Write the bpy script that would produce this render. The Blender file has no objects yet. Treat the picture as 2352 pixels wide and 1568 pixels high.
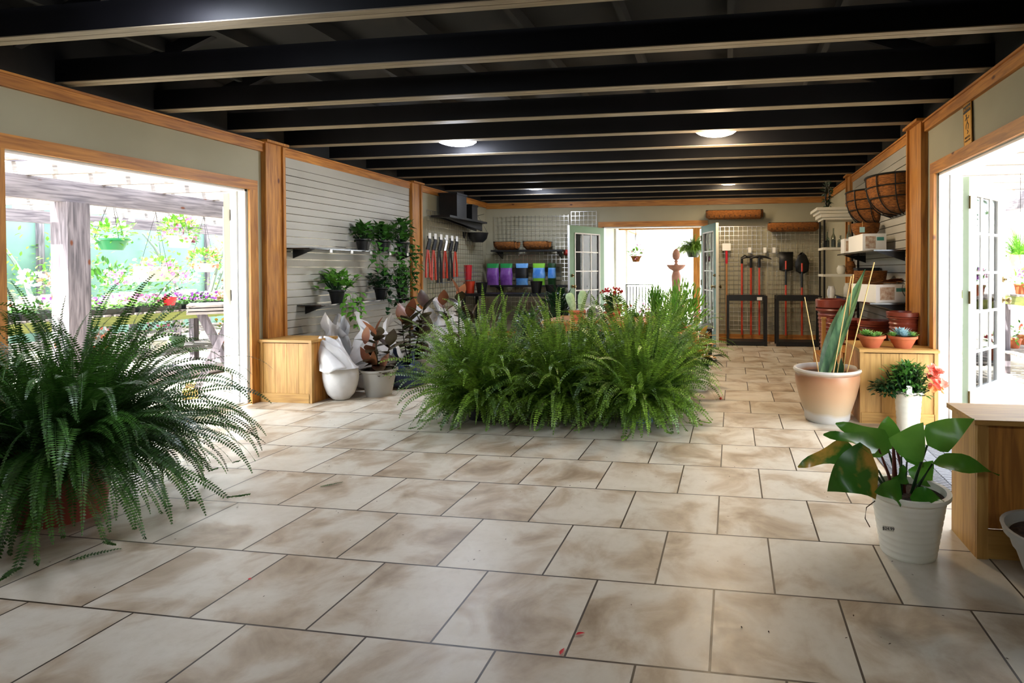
import bpy, bmesh, math, random
from mathutils import Vector, Matrix
V=Vector; PI=math.pi
random.seed(7)
sc=bpy.context.scene
# ---------------------------------------------------------------- camera
F_PX,CXP,CYP=1313.52,1477.71,636.2
YAW,PITCH,ROLL=-.146824,-.0134745,-.003338
CAM=V((.06185,-1.73575,1.22709)); T=.4572
_r=V((math.cos(YAW),-math.sin(YAW),0)); _f=V((math.sin(YAW)*math.cos(PITCH),math.cos(YAW)*math.cos(PITCH),math.sin(PITCH)))
_u=_r.cross(_f); _c,_s=math.cos(ROLL),math.sin(ROLL)
_r,_u=_c*_r+_s*_u,-_s*_r+_c*_u
cam=bpy.data.cameras.new('camera'); co=bpy.data.objects.new('camera',cam); sc.collection.objects.link(co)
m=Matrix((( _r.x,_u.x,-_f.x,CAM.x),(_r.y,_u.y,-_f.y,CAM.y),(_r.z,_u.z,-_f.z,CAM.z),(0,0,0,1))); co.matrix_world=m
cam.sensor_width=36; cam.lens=F_PX/2352*36; cam.shift_x=(1176-CXP)/2352; cam.shift_y=(CYP-784)/2352; cam.clip_end=300
sc.camera=co
def ray(px,py): return _f+(px-CXP)/F_PX*_r-(py-CYP)/F_PX*_u
def at(px,py,Y):
    d=ray(px,py); return CAM+d*((Y-CAM.y)/d.y)
def atx(px,py,X):
    d=ray(px,py); return CAM+d*((X-CAM.x)/d.x)
def fl(px,py,z=0):
    d=ray(px,py); return CAM+d*((z-CAM.z)/d.z)
# ---------------------------------------------------------------- world, sun, exposure
w=bpy.data.worlds.new('World'); sc.world=w; w.use_nodes=True
bg=w.node_tree.nodes['Background']; bg.inputs[0].default_value=(.86,.93,1,1); bg.inputs[1].default_value=2.6
sl=bpy.data.lights.new('sun','SUN'); sl.energy=9; sl.angle=.01; sl.color=(1,.96,.88)
so=bpy.data.objects.new('sun',sl); so.rotation_euler=(math.radians(27),0,math.radians(-25)); sc.collection.objects.link(so)
def portal(name,loc,rot,sx,sy):
    l=bpy.data.lights.new(name,'AREA'); l.shape='RECTANGLE'; l.size=sx; l.size_y=sy; l.cycles.is_portal=True
    o=bpy.data.objects.new(name,l); o.location=loc; o.rotation_euler=rot; sc.collection.objects.link(o)
portal('portal_left',(-4.5,2.04,1.0),(0,-PI/2,0),2.0,1.85)
portal('portal_right',(1.9,2.16,1.0),(0,PI/2,0),2.0,1.85)
portal('portal_back',(-1.24,8.4,1.0),(-PI/2,0,0),1.8,2.0)
vs=sc.view_settings; vs.view_transform='Standard'; vs.look='None'; vs.exposure=2.2; vs.gamma=1; vs.use_curve_mapping=False
cy=sc.cycles; cy.use_denoising=True; cy.max_bounces=7; cy.diffuse_bounces=4; cy.glossy_bounces=3; cy.transmission_bounces=4; cy.transparent_max_bounces=6
cy.sample_clamp_indirect=6; cy.caustics_reflective=False; cy.caustics_refractive=False; cy.use_adaptive_sampling=True; cy.adaptive_threshold=.03
# ---------------------------------------------------------------- materials
def lin(h):
    h=h.lstrip('#'); return tuple(((c/12.92) if c<=.04045 else ((c+.055)/1.055)**2.4) for c in (int(h[i:i+2],16)/255 for i in (0,2,4)))+(1,)
MATS={}
def mat(name,col,rough=.6,metal=0,var=0,scale=6,col2=None,bump=0,emit=0,trans=0,island=0,stretch=(1,1,1),spec=None,alpha=1,transl=0,detail=4,ramp=(.35,.65)):
    if name in MATS: return MATS[name]
    m=bpy.data.materials.new(name); m.use_nodes=True; nt=m.node_tree; N=nt.nodes; L=nt.links; b=N['Principled BSDF']
    c=lin(col) if isinstance(col,str) else tuple(col)+(1,)
    b.inputs['Base Color'].default_value=c; b.inputs['Roughness'].default_value=rough; b.inputs['Metallic'].default_value=metal
    if spec is not None: b.inputs['Specular IOR Level'].default_value=spec
    if emit: b.inputs['Emission Color'].default_value=c; b.inputs['Emission Strength'].default_value=emit
    if trans: b.inputs['Transmission Weight'].default_value=trans; b.inputs['IOR'].default_value=1.45
    src=None
    if col2 or bump:
        tc=N.new('ShaderNodeTexCoord'); mp=N.new('ShaderNodeMapping'); mp.inputs['Scale'].default_value=stretch
        L.new(tc.outputs['Object'],mp.inputs[0]); nz=N.new('ShaderNodeTexNoise'); nz.inputs['Scale'].default_value=scale; nz.inputs['Detail'].default_value=detail
        L.new(mp.outputs[0],nz.inputs['Vector'])
        if bump:
            bp=N.new('ShaderNodeBump'); bp.inputs['Strength'].default_value=bump; bp.inputs['Distance'].default_value=.02; L.new(nz.outputs[0],bp.inputs['Height']); L.new(bp.outputs[0],b.inputs['Normal'])
    if col2:
        rp=N.new('ShaderNodeValToRGB'); rp.color_ramp.elements[0].color=c; rp.color_ramp.elements[1].color=lin(col2) if isinstance(col2,str) else tuple(col2)+(1,)
        rp.color_ramp.elements[0].position=ramp[0]; rp.color_ramp.elements[1].position=ramp[1]
        L.new(nz.outputs[0],rp.inputs[0]); L.new(rp.outputs[0],b.inputs['Base Color']); src=rp.outputs[0]
    if island:
        g=N.new('ShaderNodeNewGeometry'); hs=N.new('ShaderNodeHueSaturation'); mr=N.new('ShaderNodeMapRange'); mr.inputs[3].default_value=1-island; mr.inputs[4].default_value=1+island
        L.new(g.outputs['Random Per Island'],mr.inputs[0]); L.new(mr.outputs[0],hs.inputs['Value'])
        if src: L.new(src,hs.inputs['Color'])
        else: hs.inputs['Color'].default_value=c
        L.new(hs.outputs[0],b.inputs['Base Color']); src=hs.outputs[0]
    if transl:
        o=N['Material Output']; t=N.new('ShaderNodeBsdfTranslucent'); mx=N.new('ShaderNodeMixShader'); mx.inputs[0].default_value=transl
        if src: L.new(src,t.inputs[0])
        else: t.inputs[0].default_value=c
        L.new(b.outputs[0],mx.inputs[1]); L.new(t.outputs[0],mx.inputs[2]); L.new(mx.outputs[0],o.inputs[0])
    MATS[name]=m; return m
def wood(name,c1,c2,axis=2,knot=True,rough=.5,scale=1.0):
    if name in MATS: return MATS[name]
    m=bpy.data.materials.new(name); m.use_nodes=True; nt=m.node_tree; N=nt.nodes; L=nt.links; b=N['Principled BSDF']; b.inputs['Roughness'].default_value=rough
    tc=N.new('ShaderNodeTexCoord'); mp=N.new('ShaderNodeMapping'); s=[14*scale]*3; s[axis]=1.1*scale; mp.inputs['Scale'].default_value=s
    L.new(tc.outputs['Object'],mp.inputs[0]); nz=N.new('ShaderNodeTexNoise'); nz.inputs['Scale'].default_value=3; nz.inputs['Detail'].default_value=6; nz.inputs['Distortion'].default_value=.6
    L.new(mp.outputs[0],nz.inputs['Vector']); rp=N.new('ShaderNodeValToRGB'); rp.color_ramp.elements[0].color=lin(c1); rp.color_ramp.elements[1].color=lin(c2)
    rp.color_ramp.elements[0].position=.35; rp.color_ramp.elements[1].position=.65; L.new(nz.outputs[0],rp.inputs[0]); out=rp.outputs[0]
    if knot:
        mp2=N.new('ShaderNodeMapping'); s=[5.5]*3; s[axis]=2.6; mp2.inputs['Scale'].default_value=s; L.new(tc.outputs['Object'],mp2.inputs[0])
        vo=N.new('ShaderNodeTexVoronoi'); vo.inputs['Scale'].default_value=1; L.new(mp2.outputs[0],vo.inputs['Vector'])
        r2=N.new('ShaderNodeValToRGB'); r2.color_ramp.elements[0].color=(1,1,1,1); r2.color_ramp.elements[0].position=.045; r2.color_ramp.elements[1].color=(0,0,0,1); r2.color_ramp.elements[1].position=.09
        L.new(vo.outputs['Distance'],r2.inputs[0]); mx=N.new('ShaderNodeMixRGB'); mx.inputs[2].default_value=lin('#5a2a0e'); L.new(r2.outputs[0],mx.inputs[0]); L.new(out,mx.inputs[1]); out=mx.outputs[0]
    L.new(out,b.inputs['Base Color']); MATS[name]=m; return m
M_WALL=mat('wall_paint','#a09a82',.7,col2='#98927a',scale=1.5)
M_BLACK=mat('black_paint','#09090b',.55,spec=.18,col2='#121114',scale=2)
M_DECK=mat('dark_decking','#070605',.9,col2='#2c241b',scale=1.6,ramp=(.45,.8))
M_CHORD=wood('beam_edge_floor_light','#776a54','#8e806a',0,False,.6)  # tan paints floor and door light reflected by the black joist undersides
M_PZ=wood('pine_upright','#935c26','#bf8238',2); M_PY=wood('pine_long','#955c26','#c28238',1); M_PX=wood('pine_cross','#935c26','#bf8238',0)
M_BOXZ=wood('pine_board','#a2763a','#c09450',2,False); M_BOXX=wood('pine_rail','#a07438','#bc904c',0,False)
M_GREYW=wood('weathered_wood','#48434a','#787078',2,True,.8); M_GREYX=wood('weathered_wood_cross','#5c5654','#8c8480',0,True,.8); M_GREYY=wood('weathered_wood_long','#58525a','#857e84',1,True,.8)
M_TREAT=wood('treated_wood','#5d6630','#7c8242',1,False,.8)
M_WHITE=mat('white_paint','#dedede',.45); M_OFFW=mat('off_white_paint','#cfcab8',.5)
M_GREEN=mat('sage_door_paint','#6f9475',.45); M_TEAL=mat('teal_door_paint','#5c8a88',.45)
M_STEEL=mat('steel','#a8a8a0',.3,1); M_CHROME=mat('chrome','#d8d8d8',.18,1); M_BRASS=mat('aged_brass','#7a6a48',.35,1)
M_IRON=mat('black_iron','#131210',.45,.4); M_BPL=mat('black_plastic','#0b0c0e',.45); M_NPOT=mat('navy_plastic','#22304e',.4); M_BLUEPOT=mat('blue_plastic','#4a5f88',.35)
M_SLAT=mat('slat_laminate','#aaa69a',.38,col2='#a19d91',scale=2); M_GROOVE=mat('groove_aluminium','#6f6656',.22,.9)
M_TERRA=mat('terracotta','#b5623a',.75,col2='#a05030',scale=9); M_RTERRA=mat('oxblood_plastic','#7a3424',.35); M_CERW=mat('white_pot_plastic','#e9e5d8',.4,col2='#dedacb',scale=3); M_GREYPOT=mat('grey_pot','#aaa7a0',.5,col2='#9d9a93',scale=3)
M_SOIL=mat('soil','#2b1c12',.95,col2='#4a3322',scale=40,bump=.6)
M_COCO=mat('coco_fibre','#8e561c',.95,col2='#633811',scale=26,bump=.8,stretch=(1,1,4))
M_FERN=mat('fern_green','#36581a',.42,island=.45,transl=.2,col2='#7fa336',scale=5); M_FERND=mat('fern_dark','#213f16',.42,island=.4,transl=.18,col2='#3f6a22',scale=3)
M_FERNL=mat('fern_light','#4f8a2c',.4,island=.3,transl=.35,col2='#7db33c',scale=3)
M_LEAF=mat('leaf_green','#3f6f28',.38,island=.35,transl=.25); M_LEAFB=mat('leaf_bright','#6aa53a',.4,island=.3,transl=.35); M_LEAFD=mat('leaf_dark','#1f3f20',.3,island=.3,transl=.15)
M_FICUS=mat('ficus_burgundy','#34201b',.25,island=.4,col2='#4d4a30',scale=5); M_FICO=mat('ficus_copper','#96603a',.35,island=.25,transl=.2,col2='#7a4430',scale=4)
M_PHIL=mat('philodendron_leaf','#3a7420',.22,col2='#66963a',scale=4,transl=.3); M_PHILY=mat('philodendron_mottled','#3a6a22',.25,col2='#b08a3a',scale=9,transl=.15,ramp=(.45,.62)); M_PHILR=mat('burgundy_stalk','#5a1a14',.35)
M_PLB=mat('white_poly_bag','#d6d4d2',.3,col2='#bfbcba',scale=4,bump=.5); M_BAMB=mat('bamboo_cane','#c9a25e',.5)
M_ORANGE=mat('orange_red_grip','#c23a1c',.35); M_WHAND=mat('tool_wood','#b07a48',.5); M_RED=mat('flower_red','#c8202c',.5,island=.3,transl=.2); M_PINK=mat('flower_pink','#d884b8',.5,island=.3,transl=.3); M_SALM=mat('flower_salmon','#f0907c',.5,island=.25,transl=.3); M_WFL=mat('flower_white','#f0eef0',.5,transl=.3); M_PURP=mat('flower_purple','#8a3aa0',.5,island=.3,transl=.3); M_YEL=mat('flower_yellow','#e8c43a',.5,transl=.3)
M_PAPER=mat('white_paper','#e8e6e0',.6); M_INK=mat('black_ink','#121212',.6); M_GLASS=mat('pane_glass','#ffffff',.02,trans=1)
# clear window glass: thin, lets light straight through with a faint mirror
def glass():
    m=MATS['pane_glass']; nt=m.node_tree; N=nt.nodes; L=nt.links; t=N.new('ShaderNodeBsdfTransparent'); g=N.new('ShaderNodeBsdfGlossy'); g.inputs['Roughness'].default_value=.03
    fr=N.new('ShaderNodeFresnel'); fr.inputs[0].default_value=1.5; mx=N.new('ShaderNodeMixShader'); L.new(fr.outputs[0],mx.inputs[0]); L.new(t.outputs[0],mx.inputs[1]); L.new(g.outputs[0],mx.inputs[2]); L.new(mx.outputs[0],N['Material Output'].inputs[0])
glass()
# ---------------------------------------------------------------- mesh helpers
class MB:
    def __init__(s): s.v=[]; s.f=[]
    def add(s,vs,fs):
        n=len(s.v); s.v+= [tuple(v) for v in vs]; s.f+=[tuple(i+n for i in f) for f in fs]; return s
    def box(s,x0,x1,y0,y1,z0,z1,M=None):
        p=[V((x,y,z)) for z in (z0,z1) for y in (y0,y1) for x in (x0,x1)]
        if M: p=[M@q for q in p]
        return s.add(p,[(0,2,3,1),(4,5,7,6),(0,1,5,4),(1,3,7,5),(3,2,6,7),(2,0,4,6)])
    def lathe(s,prof,n=32,c=(0,0,0),M=None,cap0=True,cap1=False,sx=1,sy=1):
        vs=[];fs=[];c=V(c)
        for r,z in prof:
            for k in range(n):
                a=2*PI*k/n; p=V((r*sx*math.cos(a),r*sy*math.sin(a),z)); p=(M@p if M else p)+c; vs.append(p)
        for i in range(len(prof)-1):
            for k in range(n):
                k2=(k+1)%n; fs.append((i*n+k,i*n+k2,(i+1)*n+k2,(i+1)*n+k))
        if cap0: fs.append(tuple(range(n-1,-1,-1)))
        if cap1: fs.append(tuple((len(prof)-1)*n+k for k in range(n)))
        return s.add(vs,fs)
    def tube(s,pts,r,n=6,cap=True):
        pts=[V(p) for p in pts]; vs=[];fs=[]; up=V((0,0,1))
        for i,p in enumerate(pts):
            d=(pts[min(i+1,len(pts)-1)]-pts[max(i-1,0)]).normalized(); a=d.cross(up if abs(d.z)<.9 else V((1,0,0))).normalized(); b=d.cross(a)
            rr=r[i] if isinstance(r,(list,tuple)) else r
            for k in range(n):
                t=2*PI*k/n; vs.append(p+a*math.cos(t)*rr+b*math.sin(t)*rr)
        for i in range(len(pts)-1):
            for k in range(n): fs.append((i*n+k,i*n+(k+1)%n,(i+1)*n+(k+1)%n,(i+1)*n+k))
        if cap: fs.append(tuple(range(n-1,-1,-1))); fs.append(tuple((len(pts)-1)*n+k for k in range(n)))
        return s.add(vs,fs)
    def bar(s,a,b,w,h,up=(0,0,1)):
        a=V(a);b=V(b);d=(b-a).normalized(); x=d.cross(V(up)).normalized(); z=x.cross(d)
        p=[q+x*i*w/2+z*j*h/2 for q in (a,b) for (i,j) in ((-1,-1),(1,-1),(1,1),(-1,1))]
        return s.add(p,[(3,2,1,0),(4,5,6,7),(0,1,5,4),(1,2,6,5),(2,3,7,6),(3,0,4,7)])
    def ball(s,c,r,n=10,m=7,sx=1,sy=1,sz=1,jit=0):
        prof=[(max(1e-3,r*math.sin(PI*i/m)),-r*math.cos(PI*i/m)*sz) for i in range(m+1)]
        k=len(s.v); s.lathe(prof,n,c,None,False,False,sx,sy)
        if jit:
            for i in range(k,len(s.v)): s.v[i]=tuple(q+random.uniform(-jit,jit) for q in s.v[i])
        return s
    def leaf(s,p,d,n,L,W,bend=.6,fold=.25,seg=5,prof=None,wav=0):
        p=V(p);d=V(d).normalized();n=V(n); n=(n-d*n.dot(d)); n=n.normalized() if n.length>1e-4 else d.orthogonal().normalized()
        vs=[]
        for i in range(seg+1):
            t=i/seg; wd=W/2*(prof(t) if prof else max(.03,math.sin(PI*min(1,t**.75)))); sd=d.cross(n)
            o=n*wav*math.sin(t*9)
            vs+= [p+sd*wd+n*fold*wd+o,p,p-sd*wd+n*fold*wd-o]
            p=p+d*(L/seg); d=(d+V((0,0,-bend/seg))).normalized(); n=(n-d*n.dot(d)).normalized()
        fs=[]
        for i in range(seg): a=i*3; fs+=[(a,a+1,a+4,a+3),(a+1,a+2,a+5,a+4)]
        s.add(vs,fs); return p
def ob(name,mb,mt,parent=None,smooth=False,loc=None):
    me=bpy.data.meshes.new(name); me.from_pydata(mb.v,[],mb.f); me.update()
    if smooth:
        me.polygons.foreach_set('use_smooth',[True]*len(me.polygons))
        try: me.set_sharp_from_angle(angle=math.radians(42))
        except Exception: pass
    me.materials.append(mt); o=bpy.data.objects.new(name,me); sc.collection.objects.link(o)
    if parent: o.parent=parent
    if loc is not None: o.location=loc
    return o
def thing(name,label,cat,loc=(0,0,0),rz=0,group=None):
    o=bpy.data.objects.new(name,None); sc.collection.objects.link(o); o.location=loc; o.rotation_euler=(0,0,rz); o.empty_display_size=.1
    return tag(o,label,cat,group)
def tag(o,label,cat,group=None,kind=None):
    o['label']=label; o['category']=cat
    if group: o['group']=group
    if kind: o['kind']=kind
    return o
def struct(name,mb,mt,smooth=False):
    o=ob(name,mb,mt,None,smooth); o['kind']='structure'; return o
def copy_tree(o,parent=None):
    c=o.copy(); sc.collection.objects.link(c)
    if parent: c.parent=parent
    for ch in [x for x in sc.objects if x.parent==o]: copy_tree(ch,c)
    return c
def text(name,body,size,mt,parent,loc,rot,ext=.0005,align='CENTER'):
    cu=bpy.data.curves.new(name,'FONT'); cu.body=body; cu.size=size; cu.extrude=ext; cu.align_x=align; cu.align_y='CENTER'
    c=bpy.data.objects.new(name+'_curve',cu); sc.collection.objects.link(c)
    me=bpy.data.meshes.new_from_object(c.evaluated_get(bpy.context.evaluated_depsgraph_get())); bpy.data.objects.remove(c); bpy.data.curves.remove(cu)
    me.materials.clear(); me.materials.append(mt); o=bpy.data.objects.new(name,me); sc.collection.objects.link(o); o.parent=parent; o.location=loc; o.rotation_euler=rot; return o
U=random.uniform
XL,XR,YB,ZC=-4.30,1.69,8.15,2.44
# ---------------------------------------------------------------- floor
def floor_mat():
    m=bpy.data.materials.new('stone_tile'); m.use_nodes=True; nt=m.node_tree; N=nt.nodes; L=nt.links; b=N['Principled BSDF']
    tc=N.new('ShaderNodeTexCoord'); mp=N.new('ShaderNodeMapping'); mp.inputs['Scale'].default_value=(1/T,1/T,1); mp.inputs['Rotation'].default_value=(0,0,.00686); mp.inputs['Location'].default_value=(20.49,20,0)
    L.new(tc.outputs['Object'],mp.inputs[0]); br=N.new('ShaderNodeTexBrick'); br.offset=.5; br.offset_frequency=2; br.squash=1
    for k,v in (('Scale',1),('Mortar Size',.009),('Mortar Smooth',.15),('Bias',0),('Brick Width',1),('Row Height',1)): br.inputs[k].default_value=v
    br.inputs['Color1'].default_value=(0,0,0,1); br.inputs['Color2'].default_value=(1,1,1,1); br.inputs['Mortar'].default_value=(.5,.5,.5,1)
    L.new(mp.outputs[0],br.inputs['Vector'])
    # cloudy stone figure, shifted per tile
    ad=N.new('ShaderNodeVectorMath'); ad.operation='MULTIPLY_ADD'; ad.inputs[1].default_value=(7,5,9); L.new(br.outputs['Color'],ad.inputs[0]); L.new(mp.outputs[0],ad.inputs[2])
    n1=N.new('ShaderNodeTexNoise'); n1.inputs['Scale'].default_value=1.6; n1.inputs['Detail'].default_value=7; n1.inputs['Roughness'].default_value=.55; n1.inputs['Distortion'].default_value=.5; L.new(ad.outputs[0],n1.inputs['Vector'])
    rp=N.new('ShaderNodeValToRGB'); e=rp.color_ramp.elements; e[0].position=.30; e[0].color=lin('#8f7b64'); e[1].position=.70; e[1].color=lin('#cfc7b8')
    k=e.new(.43); k.color=lin('#b1a08a'); k=e.new(.53); k.color=lin('#c6bcab'); L.new(n1.outputs[0],rp.inputs[0])
    n2=N.new('ShaderNodeTexNoise'); n2.inputs['Scale'].default_value=9; n2.inputs['Detail'].default_value=10; n2.inputs['Roughness'].default_value=.7; L.new(mp.outputs[0],n2.inputs['Vector'])
    r2=N.new('ShaderNodeValToRGB'); r2.color_ramp.elements[0].position=.3; r2.color_ramp.elements[0].color=(.90,.88,.85,1); r2.color_ramp.elements[1].position=.52; r2.color_ramp.elements[1].color=(1,1,1,1); L.new(n2.outputs[0],r2.inputs[0])
    mu=N.new('ShaderNodeMixRGB'); mu.blend_type='MULTIPLY'; mu.inputs[0].default_value=1; L.new(rp.outputs[0],mu.inputs[1]); L.new(r2.outputs[0],mu.inputs[2])
    mx=N.new('ShaderNodeMixRGB'); mx.inputs[2].default_value=lin('#3a2e22'); L.new(br.outputs['Fac'],mx.inputs[0]); L.new(mu.outputs[0],mx.inputs[1]); L.new(mx.outputs[0],b.inputs['Base Color'])
    rr=N.new('ShaderNodeMapRange'); rr.inputs[1].default_value=.3; rr.inputs[2].default_value=.7; rr.inputs[3].default_value=.34; rr.inputs[4].default_value=.46; L.new(n2.outputs[0],rr.inputs[0]); L.new(rr.outputs[0],b.inputs['Roughness'])
    iv=N.new('ShaderNodeMath'); iv.operation='SUBTRACT'; iv.inputs[0].default_value=1; L.new(br.outputs['Fac'],iv.inputs[1])
    sm=N.new('ShaderNodeMath'); sm.operation='MULTIPLY_ADD'; sm.inputs[1].default_value=.06; L.new(n2.outputs[0],sm.inputs[0]); L.new(iv.outputs[0],sm.inputs[2])
    bp=N.new('ShaderNodeBump'); bp.inputs['Strength'].default_value=.5; bp.inputs['Distance'].default_value=.004; L.new(sm.outputs[0],bp.inputs['Height']); L.new(bp.outputs[0],b.inputs['Normal'])
    return m
struct('floor',MB().box(XL-.18,XR+.18,-3.6,YB+.2,-.12,0),floor_mat())
# ---------------------------------------------------------------- walls
DL=(1.14,2.94); DR=(1.24,3.07); DB=(-2.12,-.36); DH=1.975; WT=.16; HR=ZC
w_=MB(); w_.box(XL-WT,XL,-3.6,DL[0],0,HR); w_.box(XL-WT,XL,DL[1],YB+WT,0,HR); w_.box(XL-WT,XL,DL[0],DL[1],DH,HR); struct('wall_left',w_,M_WALL)
w_=MB(); w_.box(XR,XR+WT,-3.6,DR[0],0,HR); w_.box(XR,XR+WT,DR[1],YB+WT,0,HR); w_.box(XR,XR+WT,DR[0],DR[1],DH,HR); struct('wall_right',w_,M_WALL)
w_=MB(); w_.box(XL,DB[0],YB,YB+WT,0,HR); w_.box(DB[1],XR,YB,YB+WT,0,HR); w_.box(DB[0],DB[1],YB,YB+WT,DH,HR); struct('wall_back',w_,M_WALL)
struct('wall_front',MB().box(XL-WT,XR+WT,-3.76,-3.6,0,ZC),M_WALL)
HC=2.86; c_=MB(); c_.box(XL-.6,XR+.6,-3.9,YB+.5,HC,HC+.07)
for k in range(9): c_.box(XL+.4+k*.66,XL+.44+k*.66,-3.6,YB,HC-.09,HC)
for q in ((XL-WT,XL,-3.6,YB),(XR,XR+WT,-3.6,YB),(XL-WT,XR+WT,YB,YB+WT)): c_.box(*q,ZC+.001,HC)
struct('ceiling',c_,M_DECK)
# trims
def trim(n,mb,mt): struct('trim_%d'%n,mb,mt)
trim(1,MB().box(XL,XL+.03,-3.6,YB,ZC-.09,ZC-.005).box(XL,XL+.045,-3.6,YB,ZC-.015,ZC),M_PY)
trim(2,MB().box(XR-.03,XR,-3.6,YB,ZC-.09,ZC-.005).box(XR-.045,XR,-3.6,YB,ZC-.015,ZC),M_PY)
trim(3,MB().box(XL+.03,XR-.03,YB-.03,YB,ZC-.11,ZC-.01),M_PX)
def casing(n,X,s,y0,y1):
    trim(n,MB().box(min(X,X+s*.022),max(X,X+s*.022),y0-.088,y0,0,DH).box(min(X,X+s*.022),max(X,X+s*.022),y1,y1+.088,0,DH),M_PZ)
    trim(n+1,MB().box(min(X,X+s*.022),max(X,X+s*.022),y0-.088,y1+.088,DH,DH+.09),M_PY)
casing(4,XL,1,*DL); casing(6,XR,-1,*DR)
trim(8,MB().box(DB[0]-.08,DB[0],YB-.022,YB,0,DH).box(DB[1],DB[1]+.08,YB-.022,YB,0,DH),M_PZ)
trim(9,MB().box(DB[0]-.08,DB[1]+.08,YB-.022,YB,DH,DH+.09),M_PX)
# jambs and sills (white)
def jamb(n,X,s,y0,y1):
    a,b=sorted((X-s*.012,X-s*(WT+.02))); m_=MB(); m_.box(a,b,y0,y0+.02,0,DH); m_.box(a,b,y1-.02,y1,0,DH); m_.box(a,b,y0,y1,DH-.02,DH)
    a2,b2=sorted((X-s*.09,X-s*.10)); m_.box(a2,b2,y0+.02,y0+.035,0,DH); m_.box(a2,b2,y1-.035,y1-.02,0,DH)
    trim(n,m_,M_WHITE)
    t=MB(); a,b=sorted((X-s*.0,X-s*(WT+.06))); t.box(a,b,y0,y1,0,.012)
    for k in range(4): q,r=sorted((X-s*(.03+k*.035),X-s*(.042+k*.035))); t.box(q,r,y0,y1,.012,.02)
    trim(n+1,t,M_STEEL)
jamb(10,XL,1,*DL); jamb(12,XR,-1,*DR)
trim(14,MB().box(DB[0],DB[0]+.02,YB,YB+WT,0,DH).box(DB[1]-.02,DB[1],YB,YB+WT,0,DH).box(DB[0],DB[1],YB,YB+WT,DH-.02,DH),M_WHITE)
# pilasters
def pil(n,X,s,y0,y1,z0):
    m_=MB(); a,b=sorted((X,X+s*.055)); m_.box(a,b,y0,y1,z0,ZC); a,b=sorted((X,X+s*.075)); m_.box(a,b,y1-.001,y1+.03,z0,ZC-.01); a,b=sorted((X,X+s*.10)); m_.box(a,b,y0-.03,y1+.05,ZC-.004,ZC+.018); trim(n,m_,M_PZ)
pil(15,XL,1,3.09,3.28,.585); pil(16,XR,-1,3.27,3.57,.585); pil(17,XL,1,5.62,5.82,0); pil(18,XR,-1,6.05,6.2,0)
struct('baseboard_left',MB().box(XL,XL+.02,5.85,YB,0,.1).box(XL,XL+.02,3.03,3.05,0,.1),M_PY)
struct('baseboard_back',MB().box(DB[1]+.09,XR,YB-.02,YB,0,.12).box(XL,DB[0]-.09,YB-.02,YB,0,.12),M_PX)
# slat panels
def slat(name,lab,X,s,y0,y1,z0):
    t=thing(name,lab,'wall panel',(X,(y0+y1)/2,z0)); h=(y1-y0)/2; top=ZC-.09-z0
    a,b=sorted((s*.002,s*.008)); ob('backing',MB().box(a,b,-h,h,0,top),M_GROOVE,t)
    m_=MB(); z=top
    off=(ZC-.09-z0-0.02)
    a,b=sorted((s*.008,s*.022))
    zz=top-.10
    m_.box(a,b,-h,h,top-.095,top)
    while zz>0: m_.box(a,b,-h,h,max(0,zz-.069),zz-.0); zz-=.0762
    ob('slat_board',m_,M_SLAT,t); return t
slat('slatwall','pale horizontal slatwall with two plant shelves, between the pine posts',XL,1,3.315,5.6,0)
slat('slatwall','pale horizontal slatwall behind the coco baskets and shelf cartons',XR,-1,3.605,6.04,0)
# ---------------------------------------------------------------- ceiling beams
by=[.82+.652*k for k in range(-6,12)]
names=['nearest the front opening']
for i,y in enumerate(by):
    if y<-.8: ys=True
    t=thing('ceiling_joist','black painted joist with underside toned tan as reflected floor light across the ceiling','joist',((XL+XR)/2,y,2.462),0,'ceiling joists')
    W=(XR-XL)/2+.14
    ob('joist_side',MB().box(-W,W,-.045,.045,.006,.15),M_BLACK,t)
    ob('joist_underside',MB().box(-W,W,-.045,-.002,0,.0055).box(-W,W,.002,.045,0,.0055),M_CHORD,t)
for i,(x,y) in enumerate([(XL+.55,1.15),(XL+.5,1.8),(XL+.5,2.45),(XR-.5,1.8),(XR-.5,2.45),(XR-.5,3.1)]):
    s=1 if x<0 else -1
    b=ob('roof_brace',MB().bar((0,0,0),(s*.75,.0,.28),.04,.09),M_BLACK,None,False,(x-s*.45,y,2.62)); tag(b,'dark diagonal roof brace between the ceiling joists','brace','diagonal roof braces')
# ---------------------------------------------------------------- ceiling lamps
M_LW=mat('lamp_warm',(1,.80,.55),.5,emit=16); M_LC=mat('lamp_cool',(.80,.86,1),.5,emit=13)
def lamp(x,y,lab,m_,warm,e):
    t=thing('ceiling_lamp',lab,'ceiling lamp',(x,y,2.50),0,'round flush ceiling lamps')
    ob('lamp_base',MB().lathe([(.19,.085),(.2,.05),(.2,.045)],32,cap0=False,cap1=True),M_WHITE,t,True)
    ob('lamp_dome',MB().lathe([(.002,0),(.07,.003),(.13,.012),(.175,.028),(.195,.045)],32,cap0=True),m_,t,True)
    l=bpy.data.lights.new('lamp_glow','POINT'); l.energy=e; l.color=(1,.75,.48) if warm else (.8,.87,1); l.shadow_soft_size=.12
    o=bpy.data.objects.new('lamp_glow',l); sc.collection.objects.link(o); o.parent=t; o.location=(0,0,-.14)
lamp(-.05,3.78,'round ceiling lamp glowing warm over the aisle left of the coco baskets',M_LW,True,11)
lamp(-2.68,3.78,'round cool white ceiling lamp in front of the slatwall shelves',M_LC,False,8)
lamp(-2.5,.47,'round cool white ceiling lamp cut by the top edge of the photo',M_LC,False,4)
lamp(.07,7.0,'small looking warm ceiling lamp above the long-handled tools',M_LW,True,3)
lamp(-2.98,7.0,'small looking cool ceiling lamp near the back grid panels',M_LC,False,3)
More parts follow.
